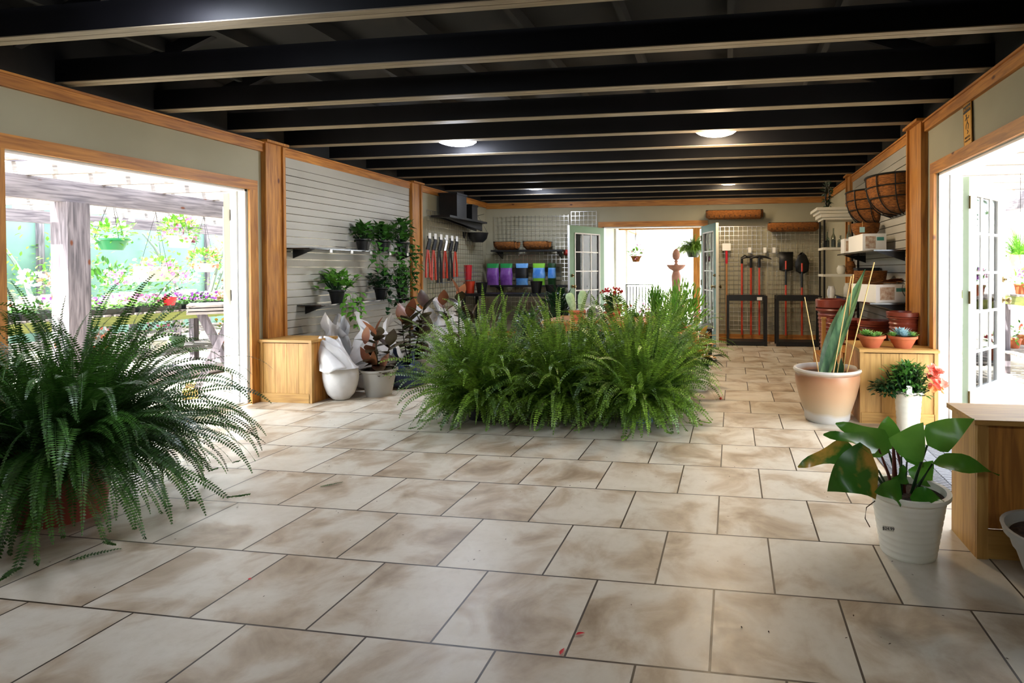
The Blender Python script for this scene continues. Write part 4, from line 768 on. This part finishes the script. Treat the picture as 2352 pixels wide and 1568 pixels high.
# ---- french doors of the back
def leaf_door(n,lab,hinge,ang,w_,h_,mface,medge,rows=5,cols=3,knob=True,flip=1,pull=False,bot=.24,z0=.01):
    t=bpy.data.objects.new('door_%d'%n,None); sc.collection.objects.link(t); t.location=hinge; t.rotation_euler=(0,0,ang); t['kind']='structure'; t['label']=lab
    th=.022; f=MB(); st=.115
    f.box(0,st,-th,th,z0,h_).box(w_-st,w_,-th,th,z0,h_).box(st,w_-st,-th,th,h_-st,h_).box(st,w_-st,-th,th,z0,bot); ob('door_frame',f,mface,t)
    ob('door_edge',MB().box(w_,w_+.003,-th,th,z0,h_).box(-.003,0,-th,th,z0,h_),medge,t)
    g=MB(); W2=w_-2*st; H2=h_-st-bot
    g.box(st,st+.02,-th-.008,th+.008,bot,h_-st).box(w_-st-.02,w_-st,-th-.008,th+.008,bot,h_-st).box(st,w_-st,-th-.008,th+.008,bot,bot+.02).box(st,w_-st,-th-.008,th+.008,h_-st-.02,h_-st)
    for i in range(1,cols): x=st+W2*i/cols; g.box(x-.01,x+.01,-.012,.012,bot+.02,h_-st-.02)
    for i in range(1,rows): z=bot+H2*i/rows; g.box(st+.02,w_-st-.02,-.0118,.0118,z-.01,z+.01)
    ob('glazing_bar',g,M_WHITE,t); ob('pane',MB().box(st+.02,w_-st-.02,-.002,.002,bot+.02,h_-st-.02),M_GLASS,t)
    for z in (.22,1.0,h_-.2): ob('hinge',MB().box(-.012,.03,-th-.004,-th-.001,z-.05,z+.05).box(-.006,.006,-th-.012,-th-.001,z-.05,z+.05),M_BRASS,t)
    if knob:
        for s in (-1,1):
            ob('door_knob',MB().lathe([(.028,0),(.028,.006),(.011,.01),(.011,.03),(.027,.045),(.027,.06),(.004,.068)],20,(w_-.06,s*th,.95),Matrix.Rotation(-s*PI/2,4,'X')),M_BRASS,t,True); ob('deadbolt',MB().lathe([(.026,0),(.026,.012),(.01,.014),(.01,.03)],18,(w_-.06,s*th,1.13),Matrix.Rotation(-s*PI/2,4,'X')),M_BRASS,t,True)
    return t
wl=.865
leaf_door(3,'sage green french door folded back beside the seed bags',(DB[0]+.01,YB-.03,0),math.radians(-118),wl,1.955,M_GREEN,M_WHITE)
leaf_door(4,'teal french door opened toward the tools',(DB[1]-.01,YB-.03,0),math.radians(-72),wl,1.955,M_TEAL,M_OFFW)
leaf_door(1,'white french door opened outward, seen edge on at the side doorway',(XL-WT-.03,DL[1]-.035,0),math.radians(134.5),.86,1.94,M_WHITE,M_OFFW)
leaf_door(2,'white french door with fifteen panes opened outward by the salmon flowers',(XR+WT+.05,DR[1]-.02,0),math.radians(50),.86,1.94,M_WHITE,mat('pale_sage_edge','#9aa892',.5))
# ================================================================ middle of the room, behind the ferns
def bush(mb,c,rx,ry,rz,n,L,W,prof=oval,bend=.5,seg=3,shell=.5,up=.3):
    c=V(c)
    for _ in range(n):
        a=U(0,2*PI); z=U(-.9,1); r=math.sqrt(max(0,1-z*z)); k=U(shell,1); o=V((rx*r*math.cos(a),ry*r*math.sin(a),rz*z)); d=(o.normalized()+V((U(-.6,.6),U(-.6,.6),U(-.4,.6)+up))).normalized()
        mb.leaf(c+o*k,d,V((U(-.5,.5),U(-.5,.5),1)),L*U(.7,1.15),W*U(.8,1.15),bend,.2,seg,prof)
    return mb
t=thing('plant_table','orange plank table half hidden by the ferns, carrying the cactus trough','table',(-1.42,4.85,0))
mb=MB()
for k in range(5): mb.box(-.6,.6,-.4+k*.16,-.4+(k+1)*.16-.006,.62,.65)
ob('tabletop',mb,M_PX,t); ob('apron',MB().box(-.57,.57,-.375,-.355,.54,.62).box(-.57,.57,.355,.375,.54,.62),M_PX,t)
for x,y in ((-.55,-.34),(.55,-.34),(-.55,.34),(.55,.34)): ob('leg',MB().box(x-.03,x+.03,y-.03,y+.03,0,.62),M_PZ,t)
TY=4.62
p=at(1328,712,TY); t=thing('cactus_trough','terracotta trough holding two fuzzy pale cactus paddles','cactus',(p.x,TY,.651)); ob('trough',MB().box(-.085,.085,-.05,.05,0,.10).box(-.095,.095,-.06,.06,.085,.11),M_TERRA,t)
M_CACT=mat('fuzzy_cactus','#8fa878',.9,col2='#a8bd90',scale=30)
for (x,lean,h) in ((-.05,-.12,.22),(.03,.05,.24)):
    vs=MB(); pr=[(.02,0),(.035,.04),(.05,.12),(.052,.18),(.035,h-.01),(.004,h)]; vs.lathe(pr,18,(x,0,.10),Matrix.Rotation(-lean*-2.6,4,'Y') if False else Matrix.Shear('XY',4,(lean*2.2,0)) if False else Matrix.Rotation(lean*2.4,4,'Y'),True,False,1,.5); ob('cactus_paddle',vs,M_CACT,t,True)
p=at(1364,700,TY+.02); t=thing('dome_planter','white glazed dome planter with an open front and tiny pink plants','planter',(p.x,TY+.03,.651)); mb=MB(); R_=.105
vs=[];fs=[]
for i in range(13):
    el=-.75+(PI/2+.75)*i/12
    for k in range(25): a=-PI/2+.85+(2*PI-1.7)*k/24 if el<.5 else -PI/2+ (0.85-.85*min(1,(el-.5)/.4))+(2*PI-2*(.85-.85*min(1,(el-.5)/.4)))*k/24; vs.append(V((R_*math.cos(el)*math.cos(a),R_*math.cos(el)*math.sin(a),R_*.72+R_*math.sin(el))))
for i in range(12):
    for k in range(24): a=i*25+k; fs.append((a,a+1,a+26,a+25))
o=ob('dome_shell',mb.add(vs,fs),mat('white_glaze','#e6e4e2',.15),t,True); o.modifiers.new('thickness','SOLIDIFY').thickness=.007
ob('dome_base',MB().lathe([(.07,0),(.078,.01),(.077,.03),(.05,.035)],26,cap1=True),MATS['white_glaze'],t,True)
random.seed(51); ob('tiny_leaves',bush(MB(),(-.03,-.02,.07),.04,.03,.03,40,.025,.012),M_LEAF,t); blooms(t,[(U(0,.06),U(-.07,-.03),U(.05,.08)) for _ in range(8)],.013,M_PINK)
p=at(1405,705,TY+.1); t=thing('potted_plant','dark leaved plant in a terracotta pot next to the white dome','potted plant',(p.x,TY+.1,.651)); pot(t,.055,.085,.09,M_TERRA,.015); leafy(t,.08,70,.13,.22,.07,.03,M_LEAFD)
def plant(name,lab,cat,px,py_base,Y,z,r0,r1,h,pm,fn,seed,gr=None):
    random.seed(seed); p=at(px,py_base,Y); t=thing(name,lab,cat,(p.x,Y,z),0,gr); pot(t,r0,r1,h,pm,.02); fn(t,h); return t
def f_gran(t,h):
    leafy(t,h,90,.16,.12,.07,.06,M_LEAF,prof=heart); 
    for _ in range(9):
        c=(U(-.15,.15),U(-.12,.12),h+U(.15,.22)); mb=MB(); 
    blooms(t,[(x+U(-.03,.03),y+U(-.03,.03),h+z+U(-.02,.02)) for x,y,z in [(U(-.16,.16),U(-.13,.1),U(.15,.23)) for _ in range(12)] for _ in range(6)],.02,M_RED)
stand=thing('plant_stand','low black metal stand lifting the geranium and upright plants in the middle','plant stand',(-1.15,6.15,0)); ob('stand_top',MB().box(-.65,1.0,-.4,.4,.42,.45),M_BPL,stand)
for x,y in ((-.62,-.37),(.97,-.37),(-.62,.37),(.97,.37)): ob('leg',MB().box(x-.015,x+.015,y-.015,y+.015,0,.42),M_IRON,stand)
p1=plant('potted_geranium','red geranium in bloom by the sage green door','flowering plant',1408,650,6.3,.451,.09,.13,.28,M_TERRA,f_gran,61)
plant('potted_schefflera','dark glossy umbrella plant in front of the blue seed bags','potted plant',1280,690,5.6,0,.12,.16,.30,M_BPL,lambda t,h:(leafy(t,h+.25,170,.26,.42,.13,.05,M_LEAFD,prof=lance)),62)
def f_grass(t,h):
    mb=MB()
    for i in range(150): a=U(0,6.28); e=U(.9,1.5); mb.leaf((U(-.05,.05),U(-.05,.05),h-.02),(math.cos(a)*math.cos(e),math.sin(a)*math.cos(e),math.sin(e)),(math.cos(a),math.sin(a),.3),U(.3,.55),.014,.35,.2,5,lance)
    ob('blades',mb,M_LEAFB,t)
plant('potted_grass','upright yellow-green grassy plant before the open back door','potted plant',1505,690,5.95,.451,.09,.12,.2,M_BPL,f_grass,63)
def f_thuja(t,h):
    ob('sprays',bush(MB(),(0,0,h+.34),.26,.24,.38,900,.10,.022,lance,.2,2,.3,.9),M_FERNL,t)
plant('potted_conifer','feathery bright green conifer standing right of the grassy plant','potted plant',1572,700,5.2,0,.14,.18,.34,M_BPL,f_thuja,64)
plant('potted_conifer','second feathery green conifer partly behind the tall fern','potted plant',1545,700,4.7,0,.14,.18,.26,M_BPL,f_thuja,65)
def f_croton(t,h):
    leafy(t,h,36,.16,.42,.22,.075,mat('croton_leaf','#4a6a28',.3,col2='#c07a3a',scale=7,transl=.2),prof=oval,elr=(-.1,1.2),bend=.7)
p=fl(1597,900); random.seed(66); t=thing('potted_croton','croton with orange and green leaves in a cream pot by the aisle','potted plant',(p.x+.02,p.y+.13,0)); pot(t,.10,.14,.26,M_CERW,.03); f_croton(t,.26); leafy(t,.24,26,.22,.12,.2,.07,M_LEAFD,name='low_leaves',elr=(-.3,.5),bend=.9)
plant('potted_foliage','dark leafy plant between the cactus trough and the fern row end','potted plant',1215,700,4.9,0,.12,.15,.28,M_BPL,lambda t,h:leafy(t,h,120,.24,.42,.12,.05,M_LEAFD),67)
plant('potted_foliage','light green bushy plant left of the conifers, near the terracotta pot','potted plant',1450,690,5.1,0,.12,.16,.3,M_BPL,lambda t,h:leafy(t,h,170,.24,.40,.11,.06,M_LEAF,prof=heart),68)
t=thing('wire_chair','small black wire garden chair beyond the geranium','chair',(-1.35,7.15,0)); mb=MB()
for k in range(9): mb.tube([(-.2+k*.05,.18,.44),(-.2+k*.05,.22,.95)],.006,4)
mb.tube([(-.21,.18,.44),(-.22,.23,.98),(.22,.23,.98),(.21,.18,.44)],.01,5); ob('chair_back',mb,M_IRON,t); mb=MB()
for k in range(9): mb.tube([(-.2+k*.05,-.2,.44),(-.2+k*.05,.18,.44)],.006,4)
mb.tube([(-.21,-.2,.44),(.21,-.2,.44),(.21,.18,.44),(-.21,.18,.44),(-.21,-.2,.44)],.01,5); ob('seat',mb,M_IRON,t)
for x,y in ((-.2,-.19),(.2,-.19),(-.2,.18),(.2,.18)): ob('leg',MB().tube([(x,y,0),(x,y,.44)],.01,5),M_IRON,t)
# ================================================================ outdoors
def gmat():
    return mat('pale_gravel','#a59b8c',.9,col2='#cfc7b8',scale=9,bump=.4,detail=8)
g=MB(); g.box(-30,XL-WT-.06,-12,34,-.2,-.05).box(XR+WT+.06,30,-12,34,-.2,-.05).box(XL-WT-.06,XR+WT+.06,YB+WT+.05,34,-.2,-.05); struct('ground',g,gmat())
struct('door_step',MB().box(XL-WT-1.0,XL-WT-.06,.6,3.6,-.05,-.01).box(XR+WT+.06,XR+WT+1.0,.8,3.6,-.05,-.01),mat('pale_concrete','#b9b4ab',.85,col2='#a8a298',scale=5)) if False else None
def post(lab,x,y,z1,w_=.19,gr=None,mt_=None): 
    o=ob('pergola_post',MB().box(-w_/2,w_/2,-w_/2,w_/2,0,z1+.05),mt_ or M_GREYW,None,False,(x,y,-.05)); tag(o,lab,'post',gr); return o
post('thick weathered post in the side doorway view, standing left of the hanging baskets',-6.05,2.80,1.87)
post('weathered post beyond the white hanging basket',-9.0,7.75,1.87,.19); post('weathered post hidden behind the open white door',-6.05,6.6,1.87)
def beam(lab,x,y0,y1,z0,z1,along='y',w_=.05):
    if along=='y': o=ob('pergola_beam',MB().box(-w_/2,w_/2,-(y1-y0)/2,(y1-y0)/2,0,z1-z0),M_GREYY,None,False,(x,(y0+y1)/2,z0))
    else: o=ob('pergola_beam',MB().box(-(y1-y0)/2,(y1-y0)/2,-w_/2,w_/2,0,z1-z0),M_GREYX,None,False,((y0+y1)/2,x,z0))
    return tag(o,lab,'beam')
beam('weathered main beam on top of the thick doorway post',-6.05,-1,9.5,1.871,2.07,w_=.09); beam('weathered beam of the farther pergola row outside',-9.0,-1,12,1.871,2.03,w_=.09)
k=0; y=-.6
while y<11:
    o=ob('pergola_rafter',MB().box(-2.7,2.3,-.02,.02,0,.12),M_GREYX,None,False,(-7.1,y,2.071)); tag(o,'weathered rafter crossing the pergola outside the wide side doorway','rafter','rafters over the pergola outside the wide doorway'); y+=.61
x=-9.5
while x<-4.9:
    o=ob('shade_batten',MB().box(-.02,.02,-6,5.6,0,.05),M_GREYY,None,False,(x,5.2,2.192)); tag(o,'thin batten laid over the rafters outside the wide doorway','batten','battens over the pergola outside the wide doorway'); x+=.42
# aqua screen and trees
M_SCR=mat('aqua_screen','#5c7c72',.8,col2='#6c8b81',scale=1.2); t=thing('screen_fence','pale aqua screen fence behind the flower benches','fence',(-11.0,6,-.05))
ob('screen_cloth',MB().box(-.02,.02,-7,10,0,2.35),M_SCR,t); 
for yy in (-6,-3,0,3,6,9): ob('fence_post',MB().box(.02,.08,yy-.04,yy+.04,0,2.45),M_GREYW,t)
def tree(lab,x,y,seed,h=2.2,gr='bare stemmed trees by the aqua screen'):
    random.seed(seed); t=thing('small_tree',lab,'tree',(x,y,-.05),0,gr); tb=MB(); tips=[]
    for k in range(5):
        a=U(0,6.28); p=V((0,0,0)); pts=[p]; d=V((math.cos(a)*.3,math.sin(a)*.3,1))
        for i in range(7): p=p+d.normalized()*h/7; d=d+V((math.cos(a)*.08+U(-.15,.15),math.sin(a)*.08+U(-.15,.15),0)); pts.append(p)
        tb.tube(pts,[.05-.005*i for i in range(len(pts))],6); tips+=pts[4:]
    ob('trunk',tb,mat('smooth_bark','#6f7a70',.8),t,True); mb=MB()
    for q in tips: bush(mb,q,.4,.4,.3,26,.08,.04)
    ob('foliage',mb,M_LEAFB,t)
tree('multi-stemmed tree in front of the aqua screen, seen through the wide doorway',-10.2,5.6,71); tree('slanting stemmed tree at the aqua screen near the far pergola post',-10.5,8.3,72); tree('tree by the aqua screen left of the thick doorway post',-10.2,3.4,73)
# flower benches
cols=[M_WFL,M_PINK,M_RED,M_WFL,M_PURP,M_YEL,M_WFL,M_SALM]
def flowerpot(lab,x,y,z,r,h,pm,fm,seed,gr,bh=.16,n=46,nb=16,br=.02,name='flower_pot',br2=None):
    random.seed(seed); t=thing(name,lab,'flower pot',(x,y,z),0,gr); ob('pot',MB().lathe([(r*.7,0),(r,h*.85),(r*1.07,h*.87),(r*1.07,h),(r*.9,h),(r*.8,h*.8)],18),pm,t,True)
    ob('foliage',bush(MB(),(0,0,h+bh*.4),r*1.7,r*1.7,bh,n,.06,.03),M_LEAF if seed%2 else M_LEAFB,t); blooms(t,[(r*1.6*math.cos(a)*U(.2,1),r*1.6*math.sin(a)*U(.2,1),h+bh*U(.5,1.4)) for a in [U(0,6.28) for _ in range(nb)]],br,fm); return t
def bench(lab,x0,x1,y0,y1,z,mt_=M_TREAT,low=True):
    t=thing('plant_bench',lab,'plant bench',((x0+x1)/2,(y0+y1)/2,-.05)); a,b=(x1-x0)/2,(y1-y0)/2; z+=.05
    mb=MB(); yy=-b
    while yy<b: mb.box(-a,a,yy,yy+.07,z-.02,z); yy+=.11
    ob('bench_slats',mb,M_GREYX,t); ob('bench_rail',MB().box(a-.04,a,-b,b,z-.12,z-.022).box(-a,-a+.04,-b,b,z-.12,z-.022),mt_,t)
    for x in (-a+.06,a-.06):
        for yy in (-b+.1,0,b-.1): ob('leg',MB().box(x-.04,x+.04,yy-.04,yy+.04,0,z-.02),M_GREYW,t)
    if low:
        mb=MB(); yy=-b
        while yy<b: mb.box(-a,a,yy,yy+.07,.26,.28); yy+=.11
        ob('lower_slats',mb,M_GREYX,t)
    return t
bench('long slatted flower bench with a green-tinged rail beyond the thick post',-7.55,-6.6,2.2,8.6,.75); bench('second slatted flower bench along the aqua screen',-9.7,-8.75,2.2,10.5,.75)
random.seed(80)
def tray(lab,x,y,z,fm,seed,gr,w_=.5,d_=.28,h=.06):
    random.seed(seed); t=thing('seedling_tray',lab,'seedling tray',(x,y,z),0,gr); mb=MB(); nx,ny=3,6
    mb.box(-d_/2,d_/2,-w_/2,w_/2,0,.012)
    for i in range(nx+1): xx=-d_/2+d_*i/nx; mb.box(xx-.004,xx+.004,-w_/2,w_/2,.012,h)
    for j in range(ny+1): yy=-w_/2+w_*j/ny; mb.box(-d_/2,d_/2,yy-.004,yy+.004,.0121,h+.0005)
    ob('tray_cells',mb,M_BPL,t); ob('foliage',bush(MB(),(0,0,h+.03),d_/2,w_/2,.07,130,.05,.028),M_LEAFB if seed%3 else M_LEAF,t); blooms(t,[(U(-d_/2,d_/2),U(-w_/2,w_/2),h+U(.05,.13)) for _ in range(42)],.022,fm); return t
GT='trays of bedding flowers on the long outdoor bench'
for k in range(11):
    y=2.5+k*.56; tray('black tray of bedding flowers on the long flower bench, front row',-6.78,y,.751,cols[(k*3)%8],800+k,GT)
    tray('black tray of bedding flowers on the long flower bench, second row',-7.12,y,.751,cols[(k*5+2)%8],830+k,GT+', second row')
t=flowerpot('small red pot among the black trays, by the flower bench rail',-6.72,4.02,.82,.07,.10,M_RED,M_WFL,91,None,.08,20,5); t.location=(-6.66,4.3,.81)
GP='potted flowers under and on the outdoor benches'
for k in range(13):
    y=2.4+k*.48; flowerpot('potted flower on the lower slats of the long outdoor bench',-6.85-(k%2)*.25,y,.23,.085,.14,[M_TERRA,M_CERW,M_GREEN][k%3],cols[(k*2+1)%8],100+k,'potted flowers under the long outdoor bench',.17)
for k in range(15):
    y=2.4+k*.52; flowerpot('potted white and pink flower on the bench along the aqua screen',-8.95-(k%2)*.4,y,.751,.1,.15,M_CERW,cols[[0,1,0,3,0,7,1][k%7]],130+k,'potted flowers on the bench along the aqua screen',.24,60,30,.03)
def hang(lab,p,r,h,pm,fm,seed,zt,n=160,nb=40,rect=False,leaf=M_LEAFB,fol=.9,name='hanging_basket'):
    random.seed(seed); t=thing(name,lab,'hanging basket',p); 
    if rect: ob('basket_bowl',MB().box(-.12,.12,-.22,.22,-.11,.10),pm,t)
    else: ob('basket_bowl',MB().lathe([(r*.62,-h),(r*.9,-.03),(r*1.05,-.02),(r*1.05,0),(r*.95,0),(r*.85,-.03)],28),pm,t,True)
    ob('foliage',bush(MB(),(0,0,.06),r*1.35,r*1.35,r*fol,n,.075,.04),leaf,t); 
    if nb: blooms(t,[(r*1.4*math.cos(a)*U(.3,1),r*1.4*math.sin(a)*U(.3,1),U(-.08,.24)) for a in [U(0,6.28) for _ in range(nb)]],.028,fm)
    c=MB(); H=zt-p[2]
    for k in range(3): a=2*PI*k/3; c.tube([(r*math.cos(a),r*math.sin(a),0),(0,0,H*.85)],.003,4)
    c.tube([(0,0,H*.85),(0,0,H)],.004,4); ob('hanger_wire',c,M_IRON,t); return t
p=atx(258,548,-7.0); hang('green hanging basket of white flowers, first beyond the thick post',(p.x,p.y,p.z),.155,.13,mat('green_plastic','#1f7a4a',.4),M_WFL,201,2.193)
p=atx(412,542,-7.0); hang('white hanging basket spilling pink flowers near the open white door',(p.x,p.y,p.z),.155,.15,M_CERW,M_PINK,202,2.193,260,60,leaf=M_FERNL,fol=1.3)
p=atx(360,628,-7.82); t=hang('cream rectangular planter with pale pink flowers below the pergola',(p.x,p.y,p.z),.2,.15,M_OFFW,M_PINK,203,2.193,120,50,True)
p=atx(470,620,-7.82); hang('loose hanging basket of red and white flowers by the open white door',(p.x,p.y,p.z+.1),.17,.13,M_CERW,M_SALM,204,2.193,160,60)
p=atx(210,600,-9.6); t=thing('round_shrub','soft round green shrub behind the thick doorway post','shrub',(-10.0,6.25,-.05)); random.seed(205); ob('foliage',bush(MB(),(0,0,.95),.55,.7,.5,420,.12,.05),M_LEAF,t); ob('stem',MB().tube([(0,0,0),(0,0,.8)],.05,6),M_GREYW,t)
# trestle by the door
t=thing('wooden_trestle','weathered X-legged trestle standing beside the open white door outside','trestle',(-5.25,3.55,-.05),math.radians(44))
for y in (-.20,.20):
    ob('leg',MB().bar((-.2,y,.0),(.14,y,.85),.06,.03,up=(0,1,0)),M_GREYW,t); ob('leg',MB().bar((.2,y+.035,.0),(-.14,y+.035,.85),.06,.03,up=(0,1,0)),M_GREYW,t)
ob('cross_rail',MB().bar((-.0,-.22,.42),(.0,.24,.42),.05,.05),M_GREYW,t)
mb=MB()
for k in range(3): mb.box(-.24,.24,-.26,.30,.84+k*.035,.865+k*.035)
ob('top_slat',mb,M_GREYX,t)
for y in (-.2,.2): ob('foot_block',MB().box(-.28,-.16,y-.05,y+.07,0,.09).box(.16,.28,y-.05,y+.07,0,.0899),M_BOXZ,t)
t=thing('edging_log','long weathered log edging lying on the gravel','log',(-6.3,4.4,-.05)); ob('log_body',MB().lathe([(.09,-1.6),(.1,0),(.09,1.6)],14,(0,0,.1),Matrix.Rotation(PI/2,4,'X'),True,True),M_GREYY,t,True)
p=fl(395,925,-.05); random.seed(210); t=thing('potted_plant','broad leaved plant just outside the wide doorway, behind the huge fern','potted plant',(-4.85,1.75,-.05)); pot(t,.12,.15,.24,M_BPL,.03)
mb=MB()
for a,e,L in ((.9,.5,.45),(.3,.35,.4),(1.6,.7,.5),(2.4,.6,.45),(-.6,.6,.4),(3.4,.6,.4)): mb.leaf((0,0,.2),(math.cos(a)*math.cos(e),math.sin(a)*math.cos(e),math.sin(e)),(-math.cos(a)*math.sin(e),-math.sin(a)*math.sin(e),math.cos(e)),L,.12,.9,.2,7,lance)
ob('leaf_blade',mb,M_PHIL,t,True)
# ---- right side outdoors
beam('weathered pergola beam outside the far doorway jamb, high by the yellow sign',4.6,-1,12,2.25,2.43,w_=.09); post('weathered post beyond the white french door',4.6,7.4,2.25,.14); post('weathered post just past the photo edge',4.6,3.0,2.25,.14)
y=-.5
while y<12:
    o=ob('pergola_rafter',MB().box(-2.2,3.2,-.045,.045,0,.14),M_GREYX,None,False,(4.3,y,2.431)); tag(o,'weathered rafter outside the doorway beside the yellow sign','rafter','rafters over the yard beside the yellow sign'); y+=.75
for (lab,px,py,X) in (('weathered beam end jutting above the open white french door',2352,440,4.0),):
    beam('low weathered beam crossing behind the open white french door',3.9,4.6,9.5,2.02,2.14)
def rbench(lab,x0,x1,y0,y1,z): return bench(lab,x0,x1,y0,y1,z,M_TREAT,True)
rbench('outdoor bench of potted purple flowers past the white french door',3.35,4.3,3.4,8.2,.92)
for k in range(10): flowerpot('terracotta pot of purple flowers on the bench past the white french door',3.5+(k%2)*.3,3.55+k*.26,.921,.07,.12,M_TERRA,M_PURP if k%3 else M_PINK,300+k,'terracotta pots of flowers past the white french door',.13,44,20,.02)
for k in range(8): flowerpot('potted flower on the lower slats past the white french door',3.6+(k%2)*.3,3.6+k*.4,.23,.08,.12,M_TERRA,cols[k%8],330+k,'potted flowers low on the bench past the white french door',.12,34,12,.02)
for k,(y,xx) in enumerate(((3.55,3.2),(4.5,3.2))):
    t=thing('wooden_trestle',['weathered cross braced trestle in front of the purple flower bench','second cross braced trestle farther along the purple flower bench'][k],'trestle',(xx,y,-.05)); 
    ob('leg',MB().bar((0,-.32,0),(0,.26,.88),.06,.03,up=(1,0,0)),M_GREYW,t); ob('leg',MB().bar((.035,.32,0),(.035,-.26,.88),.06,.03,up=(1,0,0)),M_GREYW,t); ob('cross_rail',MB().box(-.03,.06,-.34,.34,.86,.93),M_GREYY,t); ob('brace',MB().bar((-.03,-.3,.25),(-.03,.3,.6),.05,.025,up=(1,0,0)),M_GREYW,t)
p=atx(2343,585,3.6); random.seed(340); t=thing('hanging_fern','hanging fern basket high over the purple flowers','fern',(p.x,p.y,p.z)); ob('basket_bowl',MB().lathe([(.09,-.14),(.14,0),(.15,0),(.13,-.01)],20),M_CERW,t,True); mb=MB(); fernfol(mb,90,.38,.4,-.02,.03,.014,clip=-9); ob('fronds',mb,M_FERNL,t); ob('hanger_wire',MB().tube([(0,0,0),(0,0,2.43-p.z)],.003,4),M_IRON,t)
t=thing('white_house','white sided house wall with a louvred vent beyond the yard','house',(9.5,12,-.05)); ob('house_wall',MB().box(-4.5,6,0,.2,0,3.2),M_WHITE,t); ob('louvre',MB().box(-2.2,-1.4,-.03,0,2.1,2.6),M_GREEN,t)
# ---- behind the back door
M_SHED=mat('shed_siding','#b9c0b0',.7); t=thing('garden_shed','pale green sided shed beside the back door path','shed',(-3.6,11.6,-.05)); ob('shed_wall',MB().box(-1.4,1.25,-2.2,2.2,0,2.2),M_SHED,t); ob('eave_board',MB().box(-1.5,1.32,-2.3,2.3,2.2,2.36),M_PX,t)
for k,yy in enumerate((-1.2,.2,1.6)): ob('corner_board',MB().box(1.25,1.29,yy-.06,yy+.06,0,2.2),M_WHITE,t)
t=thing('arbour','timber arbour with round post outside the back door','arbour',(-.6,10.6,-.05)); ob('post',MB().box(-.07,.07,-.07,.07,0,2.6),M_PZ,t) ; ob('crossbeam',MB().box(-1.7,2.2,-.04,.04,2.14,2.26),M_PX,t)
for k in range(5): ob('rafter',MB().box(-1.5+k*.85,-1.44+k*.85,-1.5,2.5,2.261,2.36),M_GREYY,t)
o=ob('added_sky_blocker',MB().box(-3.2,3.2,0,3.6,0,.05),M_OFFW,None,False,(-.9,YB+WT+.02,2.55)); tag(o,'added off-white panel blocking sky light over the back door path','light blocker')  # added panel above the view, cuts sky light entering the back door
p=at(1461,588,10.2); hang('small coco hanging basket framed by the open back door',(p.x,10.2,p.z),.11,.12,M_COCO,M_PINK,401,2.12,50,12,leaf=M_LEAFB)
p=at(1592,575,10.0); random.seed(402); t=thing('hanging_fern','big hanging fern in the corner of the open back door','fern',(p.x,10.0,p.z)); ob('basket_bowl',MB().lathe([(.1,-.14),(.15,0),(.16,0),(.13,-.01)],20),M_BPL,t,True); mb=MB(); fernfol(mb,230,.42,.4,-.02,.04,.016,clip=-9,drop=(1.5,3.2)); ob('fronds',mb,M_FERN,t); ob('hanger_wire',MB().tube([(0,0,0),(0,0,2.3-p.z)],.004,4),M_IRON,t)
p=at(1553,612,9.3); t=thing('birdbath_fountain','terracotta coloured birdbath topped with a pine cone finial, outside the back door','birdbath',(p.x,9.3,-.05)); zz=p.z+.05; M_BB=mat('cast_stone','#a07464',.8,col2='#8a6052',scale=12,bump=.4)
ob('pedestal',MB().lathe([(.17,0),(.17,.05),(.09,.10),(.07,zz*.5),(.09,zz-.18),(.06,zz-.08)],26),M_BB,t,True); ob('bowl',MB().lathe([(.05,zz-.09),(.14,zz-.04),(.185,zz+.02),(.19,zz+.035),(.17,zz+.03),(.1,zz-.01),(.02,zz-.02)],34),M_BB,t,True)
ob('finial_stem',MB().lathe([(.03,zz-.02),(.045,zz+.03),(.025,zz+.07),(.04,zz+.10),(.03,zz+.12)],18),M_BB,t,True); mb=MB(); mb.lathe([(.02,0),(.06,.03),(.075,.08),(.072,.13),(.05,.19),(.01,.225)],22,(0,0,zz+.12)); ob('finial_cone',mb,M_BB,t,True)
for k in range(6): flowerpot('potted flower on the ground outside the open back door',-1.9+k*.33,9.1+.2*(k%2),-.05,.1,.2,[M_TERRA,M_BPL][k%2],[M_RED,M_PINK,M_WFL][k%3],420+k,'potted flowers outside the back door',.3,70,24,.03)
t=thing('white_house','bright white cottage wall closing the view past the back door','house',(-1,19,-.05)); ob('house_wall',MB().box(-7,7,0,.3,0,3.0),M_WHITE,t); ob('porch_beam',MB().box(-7,7,-.5,-.4,1.9,2.05),M_OFFW,t)
for k in range(5): ob('porch_post',MB().box(-6+k*2.6,-5.88+k*2.6,-.52,-.40,0,1.9),M_WHITE,t)
for lb,x,y,sd in (('tall leafy tree behind the white cottage',2.5,22,501),('leafy tree behind the aqua screen, over the long bench',-13.5,5,502),('leafy tree behind the aqua screen, toward the far post',-13.5,10.5,503),('leafy tree past the photo edge beyond the purple flowers',9,9.5,504)):
    random.seed(sd); t=thing('leafy_tree',lb,'tree',(x,y,-.05)); ob('trunk',MB().tube([(0,0,0),(.1,0,1.5),(0,.1,3)],[.14,.11,.07],8),M_GREYW,t,True); mb=MB()
    for _ in range(14): bush(mb,(U(-1.2,1.2),U(-1.2,1.2),U(2.4,4.4)),.8,.8,.6,90,.16,.09)
    ob('foliage',mb,M_LEAF,t)
